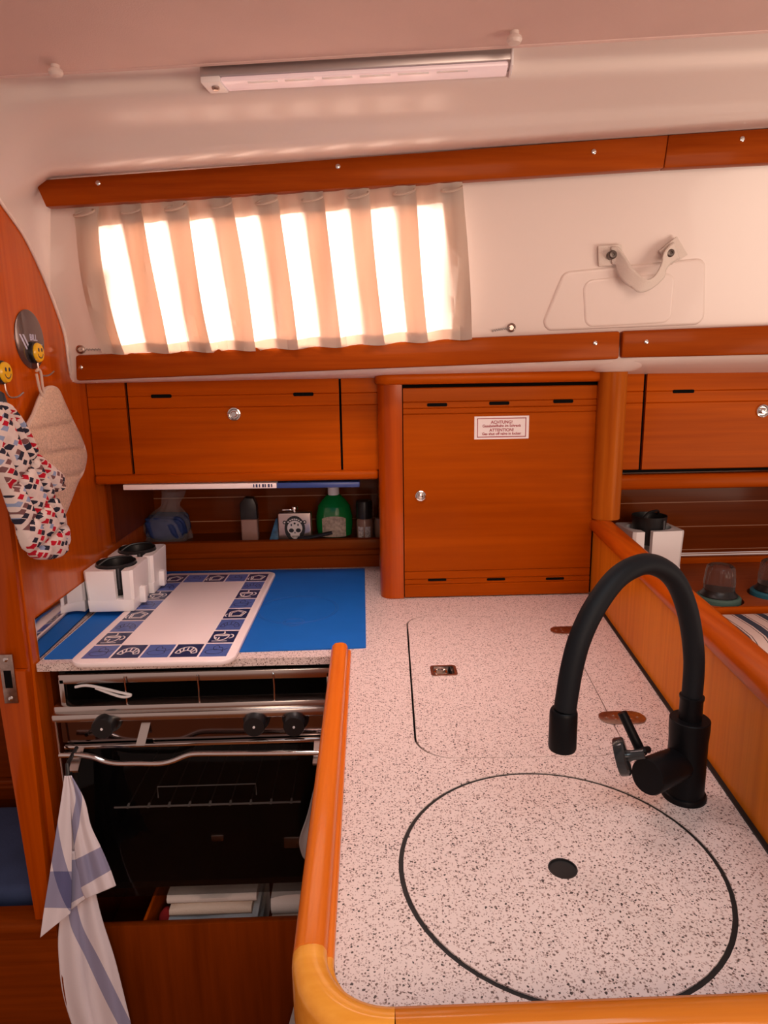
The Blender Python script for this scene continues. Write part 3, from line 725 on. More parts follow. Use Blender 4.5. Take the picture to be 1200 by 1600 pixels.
for x in (118, 496):
    q = at(x, 1165, Y=YS-.02)
    MB().hexa([(q.x-.009, YS-.042, zh-.001), (q.x+.009, YS-.042, zh-.001), (q.x+.009, YS-.040, zh-.006), (q.x-.009, YS-.040, zh-.006)], [(q.x-.007, YS-.008, zdt-.002), (q.x+.011, YS-.008, zdt-.002), (q.x+.011, YS-.006, zdt-.007), (q.x-.007, YS-.006, zdt-.007)]).build('handle_bracket', STEEL, dro)
for xx in (XS0+.004, XS1-.02):
    MB().tube([(xx, YS-.016, zled-.010), (xx+.004, YS-.020, zh-.045)], .0022, 8).build('stay', STEEL, st)
# wire shelf seen through the smoked glass
rk = MB(); rg = MB(); zk = at(330, 1257, Y=YS+.06).z
x0_, x1_ = at(178, 1257, Y=YS+.06).x, at(470, 1257, Y=YS+.06).x
rk.tube([(x0_, YS+.06, zk), (x1_, YS+.06, zk)], .0022, 8)
for k in range(9):
    x = x0_+.03+(x1_-x0_-.05)*k/8; rk.tube([(x, YS+.055, zk+.001), (x, YS+.066, zk+.004)], .0026, 6); rg.tube([(x, YS+.066, zk+.002), (x, YS+.30, zk+.002)], .0016, 6)
u0, u1 = at(246, 1230, Y=YS+.09).x, at(400, 1230, Y=YS+.09).x; zu = at(320, 1227, Y=YS+.09).z
rk.tube([(u0, YS+.09, zk), (u0, YS+.09, zu), (u1, YS+.09, zu), (u1, YS+.09, zk)], .0014, 6)
rk.build('wire_shelf', mat('lit_wire', (.85, .82, .80), rough=.5), st)  # front wires brightened in colour to pass as lit
rg.build('shelf_rungs', mat('shaded_wire', (.10, .09, .085), rough=.5), st)  # rungs of the same shelf darkened in colour to pass as unlit
for x, y, w_, h_ in ((340, 1309, .014, .008), (458, 1316, .02, .014)):
    q = at(x, y, Y=YS+.03); MB().box(q.x-w_, YS+.028, q.z-h_, q.x+w_, YS+.034, q.z+h_, .003).build('burner_plate', STEEL, st)

# steel splash plate on the bulkhead and dark liner of the stove bay
q0, q1 = at(57, 965, X=XL+.004), at(140, 905, X=XL+.004)
tag(MB().box(XL+.0005, YS+.01, W+.001, XL+.003, 1.80, q0.z, .0008).build('splash_plate', MIRROR), 'mirror polished steel splash plate on the bulkhead beside the white holders', 'splash plate')
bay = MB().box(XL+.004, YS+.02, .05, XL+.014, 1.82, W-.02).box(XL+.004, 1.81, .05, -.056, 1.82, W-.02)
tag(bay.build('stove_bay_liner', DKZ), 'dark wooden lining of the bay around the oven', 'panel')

# storage bin below the oven
zbin = at(330, 1443, Y=YS-.012).z
bn = thing('storage_bin', 'wooden bin with towels below the oven', 'bin', (-.35, YS+.1, .03))
MB().box(XL+.016, YS-.012, .03, -.058, YS+.004, zbin, .003).build('front_panel', wood('bin_teak_shaded', 'Z', (.13, .020, .001), (.22, .036, .002), fine=.6), bn)  # teak darkened to carry the shade below the counter
MB().box(XL+.016, YS+.004, zbin-.16, -.058, YS+.34, zbin-.15).build('bottom_board', DKX, bn)
q = at(250, 1440, Y=YS+.02)
MB().hexa([(q.x-.03, YS+.006, zbin-.15), (q.x-.024, YS+.006, zbin-.15), (q.x-.012, YS+.3, zbin-.15), (q.x-.018, YS+.3, zbin-.15)], [(q.x-.03, YS+.006, zbin-.002), (q.x-.024, YS+.006, zbin-.002), (q.x-.012, YS+.3, zbin+.03), (q.x-.018, YS+.3, zbin+.03)]).build('divider', WY, bn)
# folded towels
def folded(x0, x1, y0, y1, z, h, mt, label, seed, grp=None):
    rnd = random.Random(seed); a = [rnd.uniform(-1, 1) for _ in range(6)]
    mb = MB(); N = 18
    def top(u, v): return z+h+.005*math.sin(u*6+a[0]*3)*a[1]+.002*math.sin(v*6+a[2])-.004*abs(2*u-1)**4
    for (dz, sgn) in ((0, 1),):
        ring = []
        for i in range(N+1):
            u = i/N; x = x0+(x1-x0)*u
            ring.append([(x, y0+.003, z+.0008), (x, y0-.002, z+h*.35), (x, y0-.001+a[3]*.002, z+h*.7), (x, y0+.004, top(u, 0)), (x, (y0+y1)/2, top(u, .5)), (x, y1, top(u, 1)), (x, y1, z+.0008)])
        vs = [p for r in ring for p in r]; k = 7
        fs = [(i*k+j, i*k+(j+1) % k, (i+1)*k+(j+1) % k, (i+1)*k+j) for i in range(N) for j in range(k)]
        fs += [tuple(range(k)), tuple(N*k+j for j in range(k))[::-1]]
        mb.add(vs, fs)
    return tag(mb.build('folded_towel', mt, smooth=60), label, 'towel', grp)
cl = [mat('folded_white_cotton', (.78, .74, .70), rough=.95, bump=.5, bscale=300), mat('folded_cream_cotton', (.70, .58, .48), rough=.95, bump=.5, bscale=300), mat('folded_pale_blue_cotton', (.58, .62, .66), rough=.95, bump=.5, bscale=300)]
bx0, bx1 = at(262, 1430, Y=YS+.03).x, at(402, 1430, Y=YS+.03).x
zt = zbin-.15
stack = [('grey white folded tea towel, bottom of the left stack below the oven', 0, .068), ('cream folded tea towel, second from the bottom of the left stack below the oven', 1, .027), ('bluish white folded tea towel, in the middle of the left stack below the oven', 2, .024), ('cream white folded tea towel, second from the top of the left stack below the oven', 1, .024), ('white folded tea towel, top of the left stack below the oven', 0, .022)]
for i, (lb, mi, h) in enumerate(stack):
    folded(bx0+.004*(i % 2), bx1-.012*(i % 2), YS+.018+.004*i, YS+.2, zt, h, cl[mi], lb, i, 'folded tea towels in the bin'); zt += h+.004
b0, b1 = at(424, 1430, Y=YS+.03).x, -.064; zt = zbin-.15
for i, (lb, mi, h) in enumerate([('grey white folded cloth, bottom of the small right stack below the oven', 0, .075), ('cream folded cloth, middle of the small right stack below the oven', 1, .045), ('white folded cloth, top of the small right stack below the oven', 0, .045)]):
    folded(b0, b1, YS+.02+.005*i, YS+.18, zt, h, cl[mi], lb, 20+i, 'folded tea towels in the bin'); zt += h+.004
q = at(251, 1432, Y=YS+.03)
def crumple(cx, cy, cz, r, mt, name, label, cat, seed, sx=1, sz=1):
    rnd = random.Random(seed); b = bmesh.new(); bmesh.ops.create_icosphere(b, subdivisions=3, radius=r)
    for v in b.verts:
        k = 1+.22*math.sin(v.co.x*2.3/r*1.7+seed)*math.sin(v.co.y*3.1/r+seed)*math.cos(v.co.z*2.7/r)+rnd.uniform(-.03, .03); v.co *= k
        v.co.x *= sx; v.co.z *= sz; v.co += Vector((cx, cy, cz))
    mb = MB(); mb.bm(b); return tag(mb.build(name, mt, smooth=50), label, cat)
crumple(q.x+.008, YS+.055, zbin-.045, .022, mat('red_cloth', (.42, .02, .02), rough=.9, bump=.6, bscale=150), 'cleaning_cloth', 'crumpled red cloth beside the left towel stack below the oven', 'cloth', 3, 1, 1.1)
crumple(q.x+.004, YS+.05, zbin-.105, .030, mat('teal_cloth', (.10, .26, .34), rough=.9, bump=.6, bscale=150), 'cleaning_cloth', 'crumpled pale teal cloth under the red cloth below the oven', 'cloth', 5, .85, 1.2)

# ------------------------------------------------------------------ tap
tp = thing('tap', 'tall matte black mixer tap with arched hose spout beside the sink lid', 'tap', (.406, .782, W))
bx, by = .406, .782
zbt = at(1078, 1122, Y=by).z
MB().lathe([(.0275, W+.0002), (.0278, W+.004), (.0262, W+.007), (.0240, W+.008), (.0236, zbt-.03), (.0246, zbt-.012), (.0246, zbt-.001), (.0235, zbt), (.014, zbt)], 36, M=Matrix.Translation((bx, by, 0))).build('body', FAUC, tp)
zc2 = at(1080, 1088, Y=by).z
MB().lathe([(.0140, zbt-.001), (.0140, zc2-.004), (.0150, zc2-.002), (.0150, zc2+.001), (.0128, zc2+.002)], 28, M=Matrix.Translation((bx, by, 0))).build('spout_socket', FAUC, tp)
hpx = [(1081, 1090), (1083, 1030), (1077, 967), (1062, 920), (1042, 893), (1013, 881), (984, 889), (957, 910), (928, 951), (906, 998), (893, 1046), (885, 1093), (883, 1108)]
hpts = []
for i, (x, y) in enumerate(hpx):
    Y = by if i < 2 else by-.085*min(1, max(0, (1081-x)/198))
    hpts.append(at(x, y, Y=Y))
hpts[0] = Vector((bx, by, zc2-.002)); hpts[1].x = (hpts[1].x+bx)/2
MB().tube(spline(hpts, 64), .0126, 18).build('spout_hose', RUBBER, tp)
e = hpts[-1]; hz0 = at(881, 1169, Y=e.y).z; dirv = Vector((-.004, 0, -.06))
Mh = Matrix.Translation((e.x-.0015, e.y, 0))
MB().lathe([(.0105, hz0+.001), (.0150, hz0), (.0158, hz0+.003), (.0155, e.z-.004), (.0145, e.z-.001), (.0135, e.z)][0:], 28, M=Mh).build('spray_head', FAUC, tp)
# valve barrel, pointing left and towards the viewer
v0 = Vector((bx-.005, by, at(1070, 1190, Y=by).z)); v1 = at(1011, 1214, Y=by-.045)
dv = (v1-v0); ln = dv.length; Mv = Matrix.Translation(v0) @ dv.to_track_quat('Z', 'Y').to_matrix().to_4x4()
MB().lathe([(.0205, 0), (.0215, ln*.4), (.0222, ln-.002), (.0212, ln), (0, ln)], 32, M=Mv).build('valve_barrel', FAUC, tp)
# lever rod with its round pivot plate
l0, l1 = at(1004, 1180, Y=by-.03), at(972, 1113, Y=by-.01)
lv = MB().tube([l0, l1], [.0062, .0058], 14).build('lever', FAUC, tp)
k0 = at(972, 1182, Y=by-.05); kd = (at(1000, 1175, Y=by-.05)-k0).normalized()+Vector((0, -.35, .1)); kd.normalize()
Mk = Matrix.Translation(k0) @ kd.to_track_quat('Z', 'Y').to_matrix().to_4x4()
MB().lathe([(0, -.006), (.0215, -.006), (.0225, -.004), (.0225, .004), (.0205, .006), (.007, .007), (.006, .012), (.006, .026)], 28, M=Mk).build('hose_weight', mat('polished_black', (.02, .022, .024), rough=.15), tp)
MB().tube([at(998, 1178, Y=by-.05), at(1006, 1172, Y=by-.05), at(1013, 1171, Y=by-.045)], .0042, 10).build('pivot', FAUC, tp)

# ------------------------------------------------------------------ things on the left worktop
MBL = mat('blue_silicone', (.010, .13, .50), rough=.55, spec=.2, vary=.04, vscale=15)
MBD = mat('blue_silicone_relief', (.008, .095, .38), rough=.5)
mt_ = MB(); mt_.prism(roundpoly([(-.647, 1.275), (-.33, 1.275), (-.33, 1.285), (-.008, 1.290), (-.010, 1.852), (-.64, 1.868)], [.004]*6, 3), 'Z', W+.0003, W+.0028)
ra, rb, rc_ = at(402, 955, Z=W), at(528, 955, Z=W), at(459, 974, Z=W)
rr_ = (rb.x-ra.x)/2; rcx = (ra.x+rb.x)/2
for r_, cx, cy in ((rr_, rcx, ra.y), (rr_-.005, rcx, ra.y), (.024, rc_.x, rc_.y), (.020, rc_.x, rc_.y)):
    mt_.tube([(cx+r_*math.cos(a), cy+r_*math.sin(a), W+.0026) for a in [2*PI*k/48 for k in range(48)]], .0009, 6, True, 1)
tag(mt_.build('silicone_mat', [MBL, MBD]), 'blue silicone mat with faint rings on the worktop under the patterned board', 'mat')

# patterned board
NAVY = mat('navy_print', (.018, .028, .10), rough=.3); MIDB = mat('mid_blue_print', (.085, .14, .40), rough=.3)
BRD = mat('white_melamine', (.90, .79, .78), rough=.22); LINEW = mat('white_print', (.80, .74, .73), rough=.3); LINEN = mat('navy_line', (.015, .02, .07), rough=.3)
zB0, zB1 = W+.003, W+.0125
bc = [(-.580, 1.225), (-.262, 1.218), (-.254, 1.808), (-.560, 1.815)]
bd = MB().prism(roundpoly(bc, [.03, .03, .025, .025], 8), 'Z', zB0, zB1, .0025)
bdo = tag(bd.build('patterned_board', BRD, smooth=30), 'large white board with a blue tiled border lying on the blue mat', 'cutting board')
def bq(u, v):                                              # board coordinates 0..1
    a = Vector(bc[0]).lerp(Vector(bc[1]), u); b = Vector(bc[3]).lerp(Vector(bc[2]), u); return a.lerp(b, v)
NU, NV, mu, mv = 5, 8, .05, .032
def cell(i, j): return (mu+(1-2*mu)*i/NU, mv+(1-2*mv)*j/NV, (1-2*mu)/NU, (1-2*mv)/NV)
bor = MB()
def ribbon(pts, wd, mi, fn, z, closed=False):
    Q = [fn(*p) for p in pts]; n = len(Q); vs = []
    for i in range(n):
        a = Q[(i-1) % n] if closed or i else Q[i]; c = Q[(i+1) % n] if closed or i < n-1 else Q[i]
        t = (c-a); t = t.normalized() if t.length else Vector((1, 0)); nn = Vector((-t.y, t.x))*wd/2
        vs += [(Q[i].x+nn.x, Q[i].y+nn.y, z), (Q[i].x-nn.x, Q[i].y-nn.y, z)]
    fs = [(2*i, 2*i+1, 2*((i+1) % n)+1, 2*((i+1) % n)) for i in range(n if closed else n-1)]
    bor.add(vs, fs, mi)
def arcp(cx, cy, rx, ry, a0, a1, n=14): return [(cx+rx*math.cos(a0+(a1-a0)*k/n), cy+ry*math.sin(a0+(a1-a0)*k/n)) for k in range(n+1)]
def motif(kind):
    if kind == 0:   # cup
        return [arcp(.42, .62, .27, .40, PI, 2*PI)+[(.15, .62)], arcp(.72, .52, .13, .15, -PI/2, PI/2), arcp(.42, .62, .27, .07, 0, 2*PI), [(.15, .16), (.70, .16)], arcp(.42, .80, .05, .10, -PI/2, PI/2), arcp(.30, .45, .06, .2, -PI, 0)]
    if kind == 1:   # croissant
        return [arcp(.50, .30, .36, .45, .05, PI-.05), arcp(.50, .27, .20, .22, .1, PI-.1), [(.14, .32), (.30, .29)], [(.86, .32), (.70, .29)], [(.33, .68), (.38, .45)], [(.50, .75), (.50, .49)], [(.67, .68), (.62, .45)], [(.22, .55), (.30, .40)], [(.78, .55), (.70, .40)]]
    if kind == 2:   # jug / pot
        return [[(.25, .20), (.72, .20), (.85, .62), (.50, .82), (.20, .62), (.25, .20)], [(.30, .28), (.67, .28), (.76, .58), (.50, .72), (.29, .58), (.30, .28)], arcp(.16, .34, .08, .12, PI/2, 3*PI/2)]
    return [arcp(.45, .38, .30, .16, 0, 2*PI), arcp(.47, .66, .10, .16, 0, 1.7*PI), [(.70, .45), (.88, .60)], arcp(.62, .55, .10, .13, -.5, 2.2)]
for i in range(NU):
    for j in range(NV):
        if 0 < i < NU-1 and 0 < j < NV-1: continue
        u, v, du, dv_ = cell(i, j); navy = (i+j) % 2 == 1
        g = .022*0+.0045; gu, gv = .035*du, .04*dv_
        a, b, c, d = bq(u+gu, v+gv), bq(u+du-gu, v+gv), bq(u+du-gu, v+dv_-gv), bq(u+gu, v+dv_-gv)
        z = zB1+.0002
        bor.add([(p.x, p.y, z) for p in (a, b, c, d)], [(0, 1, 2, 3)], 0 if navy else 1)
        kind = (3 if not navy else (1 if j == 0 else (0 if (j % 4) == 1 else 2))) if not (not navy and j % 4 == 2) else 1
        for pl_ in motif(kind):
            ribbon(pl_, .0030 if navy else .0016, 2 if navy else 3, lambda s, t: bq(u+du*s, v+dv_*t), z+.00025)
bor.build('tiled_border', [NAVY, MIDB, LINEW, LINEN], bdo)['label'] = 'blue and navy printed tiles with white kitchen drawings'

# drink holders with black cups
def make_holder(label, loc, rz=0):
    t = thing('cup_holder', label, 'cup holder', loc, 'white cup holders', rz)
    w_, d_, h_, r_ = .056, .060, .099, .0475
    mb = MB()
    # wall with a slot at the right end of the front face
    a0 = -PI/2+.30; a1 = -PI/2+.74
    inner = [(r_*math.cos(a), r_*math.sin(a)) for a in [a0-(2*PI-(a1-a0))*k/40 for k in range(41)]]
    outp = [(inner[0][0], -d_), (-w_, -d_), (-w_, d_), (w_, d_), (w_, -d_), (inner[-1][0], -d_)]
    outp = [outp[0], *roundpoly(outp[0:3], .008, 4)[0:0], (-w_+.006, -d_), (-w_, -d_+.006), (-w_, d_-.006), (-w_+.006, d_), (w_-.006, d_), (w_, d_-.006), (w_, -d_+.006), (w_-.006, -d_), outp[5]]
    loop = outp+inner[::-1]
    n = len(loop); zs_ = (.028, h_-.003, h_); sc_ = (.95, 1.0, .985)
    b = bmesh.new(); L = [[b.verts.new((x*s, y*s, z)) for x, y in loop] for z, s in zip(zs_, sc_)]
    for q_ in range(2):
        for i in range(n): b.faces.new((L[q_][i], L[q_][(i+1) % n], L[q_+1][(i+1) % n], L[q_+1][i]))
    b.faces.new(L[0][::-1]); b.faces.new(L[2]); bmesh.ops.triangulate(b, faces=[f for f in b.faces if len(f.verts) > 4])
    mb.bm(b)
    mb.hexa([(x*.93, y*.93, 0) for x, y in ((-w_, -d_), (w_, -d_), (w_, d_), (-w_, d_))], [(x*.95, y*.95, .030) for x, y in ((-w_, -d_), (w_, -d_), (w_, d_), (-w_, d_))], bev=.003)
    mb.box(w_-.004, -.014, .006, w_+.010, .006, .046, .003)
    mb.build('holder_body', PLW, t, local=True, smooth=30)
    return t
def make_cup(label, loc, rz=0):
    t = thing('cup', label, 'cup', loc, 'black cups in white holders', rz)
    MB().lathe([(.034, .001), (.036, .004), (.0445, .070), (.0448, .076), (.0430, .076), (.042, .068), (.034, .008), (0, .008)], 32).build('cup_body', PLB, t, local=True)
    MB().tube(spline([(-.03, -.028, .074), (-.012, -.018, .086), (.012, -.005, .088), (.030, .012, .083), (.033, .02, .074)], 16), .003, 8).build('strap', PLB, t, local=True)
    MB().box(.0165, -.0450, .02, .0215, -.0425, .070, .0008).build('printed_strip', mat('grey_print', (.05, .05, .055), rough=.5), t, local=True)
    return t
hz = zB1+.0005
h1 = make_holder('nearer white two-slot holder on the edge of the patterned board', (-.596, 1.565, hz))
h2 = dup(h1, (-.588, 1.692, hz), 'farther white holder at the shelf end of the patterned board')
c1 = make_cup('black cup with a strap in the nearer white holder on the board', (-.596, 1.565, hz+.0305))
c2 = dup(c1, (-.588, 1.692, hz+.0305), 'black cup in the farther white holder by the shelf')
r1 = dup(h1, (.742, 1.725, W+.0005), 'white holder on the side shelf behind the partition cap, beside the ribbed glass', .06); r1.scale = (-1.22, 1, 1.38)
r2 = dup(c1, (.742, 1.725, W+.092), 'black cup standing high in the holder behind the partition cap', .06)
# tray stowed under the left locker
ty = 1.632; ta, tb_ = at(192, 761.5, Y=ty), at(562, 757, Y=ty); tm = at(432, 755, Y=ty)
tz = lambda x: ta.z+(tb_.z-ta.z)*(x-ta.x)/(tb_.x-ta.x)
def slab(mb, xa, xb, mi):
    mb.hexa([(xa, ty, tz(xa)-.007), (xb, ty, tz(xb)-.007), (xb, ty+.26, tz(xb)-.007), (xa, ty+.26, tz(xa)-.007)], [(xa, ty, tz(xa)+.006), (xb, ty, tz(xb)+.006), (xb, ty+.26, tz(xb)+.006), (xa, ty+.26, tz(xa)+.006)], mi, .002)
tr = MB(); slab(tr, ta.x, tm.x, 0); slab(tr, tm.x, tb_.x, 1)
for k, x in enumerate((397, 401, 406, 411, 415, 420, 425)):
    q = at(x, 756, Y=ty); tr.box(q.x-.0025, ty-.0006, tz(q.x)-.004, q.x+(.002 if k % 2 else .0005), ty+.002, tz(q.x)+.004, 0, 2)
tag(tr.build('stowed_tray', [BRD, mat('blue_tray_edge', (.03, .06, .22), rough=.3), NAVY]), 'thin white and blue tray slid in under the left locker', 'tray')

# things on the niche shelf
SY, SZ = 1.935, .9722
def sx(x, y=840, Y=SY): return at(x, y, Y=Y).x
def szz(y, Y=SY, x=450): return at(x, y, Y=Y).z
k_ = 1.93*1.02/1060
# blue bag in clear film
bgx0, bgx1 = sx(224), sx(293)
bg_ = thing('plastic_bag', 'clear plastic bag with a blue bundle at the left end of the dark shelf', 'bag', ((bgx0+bgx1)/2, SY+.03, SZ))
zt2 = szz(802)
b = bmesh.new(); bmesh.ops.create_icosphere(b, subdivisions=4, radius=1)
for v in b.verts:
    c = v.co; p = Vector([math.copysign(abs(q)**.55, q) for q in c]); p *= 1+.05*math.sin(9*c.x+4*c.z)+.04*math.sin(13*c.y+7*c.z+5*c.x)
    v.co = Vector(((bgx0+bgx1)/2+p.x*(bgx1-bgx0)/2*.92, SY+.03+p.y*.05, SZ+.003+(p.z*.94+1)*(zt2-SZ)/2))
mb = MB(); mb.bm(b); mb.build('blue_bundle', mat('blue_fabric', (.012, .03, .13), rough=.7, bump=.5, bscale=80), bg_, smooth=50)
fm = MB(); cx_ = (bgx0+bgx1)/2; ztop = szz(766)
def film(u, v):
    a = 2*PI*u; r0 = (bgx1-bgx0)/2*1.0; rr = r0*(1 if v < .4 else (1-(v-.4)/.3*.62 if v < .7 else .38+.5*(v-.7))); rr *= 1+.07*math.sin(7*a+9*v)+.05*math.sin(12*a-6*v)
    off_ = max(0, v-.45)*.05
    return (cx_+off_+rr*math.cos(a), SY+.03+min(.055, rr*.95)*math.sin(a), SZ+.001+(ztop-SZ)*v)
fm.grid(film, 48, 16); fm.build('clear_film', FILM, bg_, smooth=70)
# dark capped bottle
bx_ = sx(392); w_ = .5*26*k_
bt = thing('bottle', 'small pinkish bottle with tall black cap, left of the flask', 'bottle', (bx_, SY, SZ))
MB().box(bx_-w_, SY-w_*.7, SZ, bx_+w_, SY+w_*.7, szz(808), .005, seg=3).build('bottle_body', mat('pinkish_lotion', (.30, .17, .14), rough=.25, coat=.3), bt)
MB().prism([(bx_-w_, szz(809)), (bx_+w_, szz(809)), (bx_+w_*.95, szz(786)), (bx_+w_*.6, szz(776)), (bx_-w_*.4, szz(775)), (bx_-w_, szz(784))], 'Y', SY-w_*.7, SY+w_*.7, .003).build('cap', PLB, bt)
# blue packet
pa, pb_, pc = sx(421), sx(437), sx(431)
MBp = MB().hexa([(pa, SY-.01, SZ), (pb_+.004, SY-.01, SZ), (pb_+.004, SY+.02, SZ), (pa, SY+.02, SZ)], [(pc, SY+.012, szz(812)), (pb_+.004, SY+.012, szz(808)), (pb_+.004, SY+.02, szz(808)), (pc, SY+.02, szz(812))], bev=.002)
tag(MBp.build('packet', mat('blue_packet', (.05, .16, .30), rough=.25, vary=.4, vscale=60)), 'small leaning blue packet between bottle and flask', 'packet')
# flask
fx0, fx1 = sx(437), sx(489); fcx = (fx0+fx1)/2; fw = (fx1-fx0)/2; fz1 = szz(800, SY-.02)
fk = thing('hip_flask', 'steel hip flask with a white skull drawing on the dark shelf', 'flask', (fcx, SY-.015, SZ))
FY = SY-.03
MB().prism(roundpoly([(fcx-fw, SZ+.0004), (fcx+fw, SZ+.0004), (fcx+fw, fz1), (fcx-fw, fz1)], .006, 5), 'Y', FY, FY+.026, .005, seg=4).build('flask_body', mat('satin_steel', (.55, .45, .42), rough=.3, metal=1), fk)
MB().lathe([(.006, fz1-.001), (.006, fz1+.006), (.011, fz1+.007), (.011, fz1+.014), (.010, fz1+.016), (0, fz1+.016)], 20, M=Matrix.Translation((fcx, FY+.013, 0))).build('cap', CHROME, fk)
MB().box(fcx-.035, FY+.010, fz1+.004, fcx-.006, FY+.016, fz1+.008, .001).build('cap_hinge', CHROME, fk)
sk = MB(); S = fw*.62; cz_ = SZ+(fz1-SZ)*.45
def disc(mb, cx, cz, rx, rz_, y, mi, n=28): mb.add([(cx+rx*math.cos(2*PI*k/n), y, cz+rz_*math.sin(2*PI*k/n)) for k in range(n)], [tuple(range(n))], mi)
disc(sk, fcx, cz_, S*.98, (fz1-SZ)*.44, FY-.0002, 0)
disc(sk, fcx, cz_+S*.05, S*.72, S*.72, FY-.0004, 1); disc(sk, fcx, cz_-S*.55, S*.45, S*.45, FY-.0005, 1)
for s in (-1, 1):
    disc(sk, fcx+s*S*.33, cz_-S*.18, S*.24, S*.2, FY-.0007, 0)
    disc(sk, fcx+s*S*.95, cz_+S*.62, S*.18, S*.18, FY-.0006, 0); disc(sk, fcx+s*S*.32, cz_+S*.36, S*.07, S*.12, FY-.0007, 0)
    disc(sk, fcx+s*S*.95, cz_+S*.62, S*.09, S*.09, FY-.0008, 1)
    for q in range(3): disc(sk, fcx+s*S*(.06+.12*q), cz_-S*.78, S*.03, S*.12, FY-.0008, 0)
sk.add([(fcx-S*.08, FY-.0007, cz_-S*.46), (fcx+S*.08, FY-.0007, cz_-S*.46), (fcx, FY-.0007, cz_-S*.26)], [(0, 1, 2)], 0)
disc(sk, fcx, cz_+S*.5, S*.10, S*.10, FY-.0007, 0)
for q in range(-3, 4): disc(sk, fcx+q*S*.2, cz_+S*(.92-.03*q*q), S*.09, S*.07, FY-.0006, 1)
sk.build('skull_print', [PLB, mat('silver_print', (.70, .64, .62), rough=.35)], fk)
# green bottle
gx = sx(523, 840, SY+.02); gr = .5*58*k_*1.01; gy = SY+.03
gb = thing('soap_bottle', 'rounded green bottle with white cap and pale label on the dark shelf', 'bottle', (gx, gy, SZ))
zz1 = szz(773, gy)
hgt = zz1-SZ
MB().lathe([(gr*.8, SZ+.0004), (gr*.93, SZ+.005), (gr, SZ+hgt*.3), (gr*.99, SZ+hgt*.5), (gr*.88, SZ+hgt*.7), (gr*.90, SZ+hgt*.72), (gr*.62, SZ+hgt*.88), (gr*.40, SZ+hgt*.97), (gr*.30, zz1)], 36, M=Matrix.Translation((gx, gy, 0)), sy=.62).build('bottle_body', mat('green_plastic', (.004, .17, .035), rough=.12, coat=.5), gb)
MB().lathe([(gr*.30, zz1-.002), (gr*.31, zz1), (gr*.31, szz(761, gy)), (gr*.28, szz(760, gy))], 24, M=Matrix.Translation((gx, gy, 0))).build('cap', PLW, gb)
lbm = MB()
lbm.grid(lambda u, v: (gx+gr*1.012*math.sin((u-.5)*1.35), gy-gr*.63*math.cos((u-.5)*1.35), SZ+.004+(szz(808)-SZ-.004)*v*(1-.12*abs(2*u-1)**2)), 16, 4)
lbm.build('paper_label', mat('beige_label', (.42, .33, .27), rough=.6, vary=.35, vscale=130), gb)
# spice jar
jx = sx(570, 840, SY-.005); jr = .5*25*k_
sj = thing('spice_jar', 'small jar with black cap right of the green bottle', 'jar', (jx, SY-.005, SZ))
MB().lathe([(jr*.95, SZ+.0003), (jr, SZ+.004), (jr, szz(815)), (jr*.8, szz(810))], 24, M=Matrix.Translation((jx, SY-.005, 0))).build('jar_body', mat('brown_spice', (.30, .17, .12), rough=.25), sj)
MB().lathe([(jr*.98, szz(811)), (jr*1.0, szz(808)), (jr*1.0, szz(786)), (jr*.93, szz(784)), (0, szz(784))], 24, M=Matrix.Translation((jx, SY-.005, 0))).build('cap', PLB, sj)
lj = MB()
for a0, a1, mi in ((-.9, -.15, 0), (.05, .8, 0)):
    lj.grid(lambda u, v: (jx+jr*1.02*math.sin(a0+(a1-a0)*u), SY-.005-jr*1.02*math.cos(a0+(a1-a0)*u), SZ+.006+.032*v), 8, 2)
lj.build('paper_label', mat('grey_label', (.50, .46, .44), rough=.6, vary=.6, vscale=250), sj)
tx = sx(588)
tag(MB().lathe([(.016, SZ+.0003), (.017, SZ+.004), (.017, szz(818)), (.014, szz(813)), (0, szz(812))], 20, M=Matrix.Translation((tx+.012, SY+.01, 0))).build('small_jar', mat('tan_jar', (.38, .22, .14), rough=.4)), 'tan little jar half hidden behind the tall locker post', 'jar')
pa_, pb2 = at(482, 841, Y=YB+.012), at(519, 832, Y=YB+.012)
tag(MB().tube([(pa_.x-.03, YB+.016, .9865), (pa_.x, YB+.013, .9872), (pb2.x, YB+.010, pb2.z)], [.004, .0055, .0055], 10).build('black_pen', PLB), 'short black pen leaning on the shelf lip in front of the green bottle', 'pen')

# ribbed glasses in the cup holes
GLS = mat('smoky_ribbed_glass', (.55, .50, .48), rough=.05, trans=.95, ior=1.3)
def glass(label, loc, ringcol):
    t = thing('upturned_glass', label, 'glass', loc, 'upturned glasses in the side shelf')
    MB().lathe([(.050, -.012), (.050, .006), (.046, .010), (.040, .010), (.040, -.012)], 36).build('ring', ringcol, t, local=True)
    MB().lathe([(.042, -.012), (.042, .012), (.036, .020), (.034, .026), (0, .026)], 32).build('dark_base', PLB, t, local=True)
    vs = []; fs = []; seg = 72; pr_ = [(.0345, .022), (.0345, .045), (.032, .070), (.030, .080), (.026, .084), (0.0005, .085)]
    for i, (r, z) in enumerate(pr_):
        for k in range(seg):
            a = 2*PI*k/seg; q = r*(1+(.035*math.cos(18*a) if 0 < i < 4 else 0)); vs.append((q*math.cos(a), q*math.sin(a), z))
    for i in range(len(pr_)-1):
        for k in range(seg): fs.append((i*seg+k, i*seg+(k+1) % seg, (i+1)*seg+(k+1) % seg, (i+1)*seg+k))
    MB().add(vs, fs).build('ribbed_bowl', GLS, t, local=True, smooth=60)
    return t
glass('upturned ribbed glass on a grey green ring, beside the white holder', (j1.x, j1.y, W+.001), mat('sage_ring', (.06, .13, .11), rough=.5))
glass('upturned glass on a blue ring at the right edge of the photo', (j2.x, j2.y, W+.001), mat('petrol_ring', (.02, .14, .20), rough=.5))

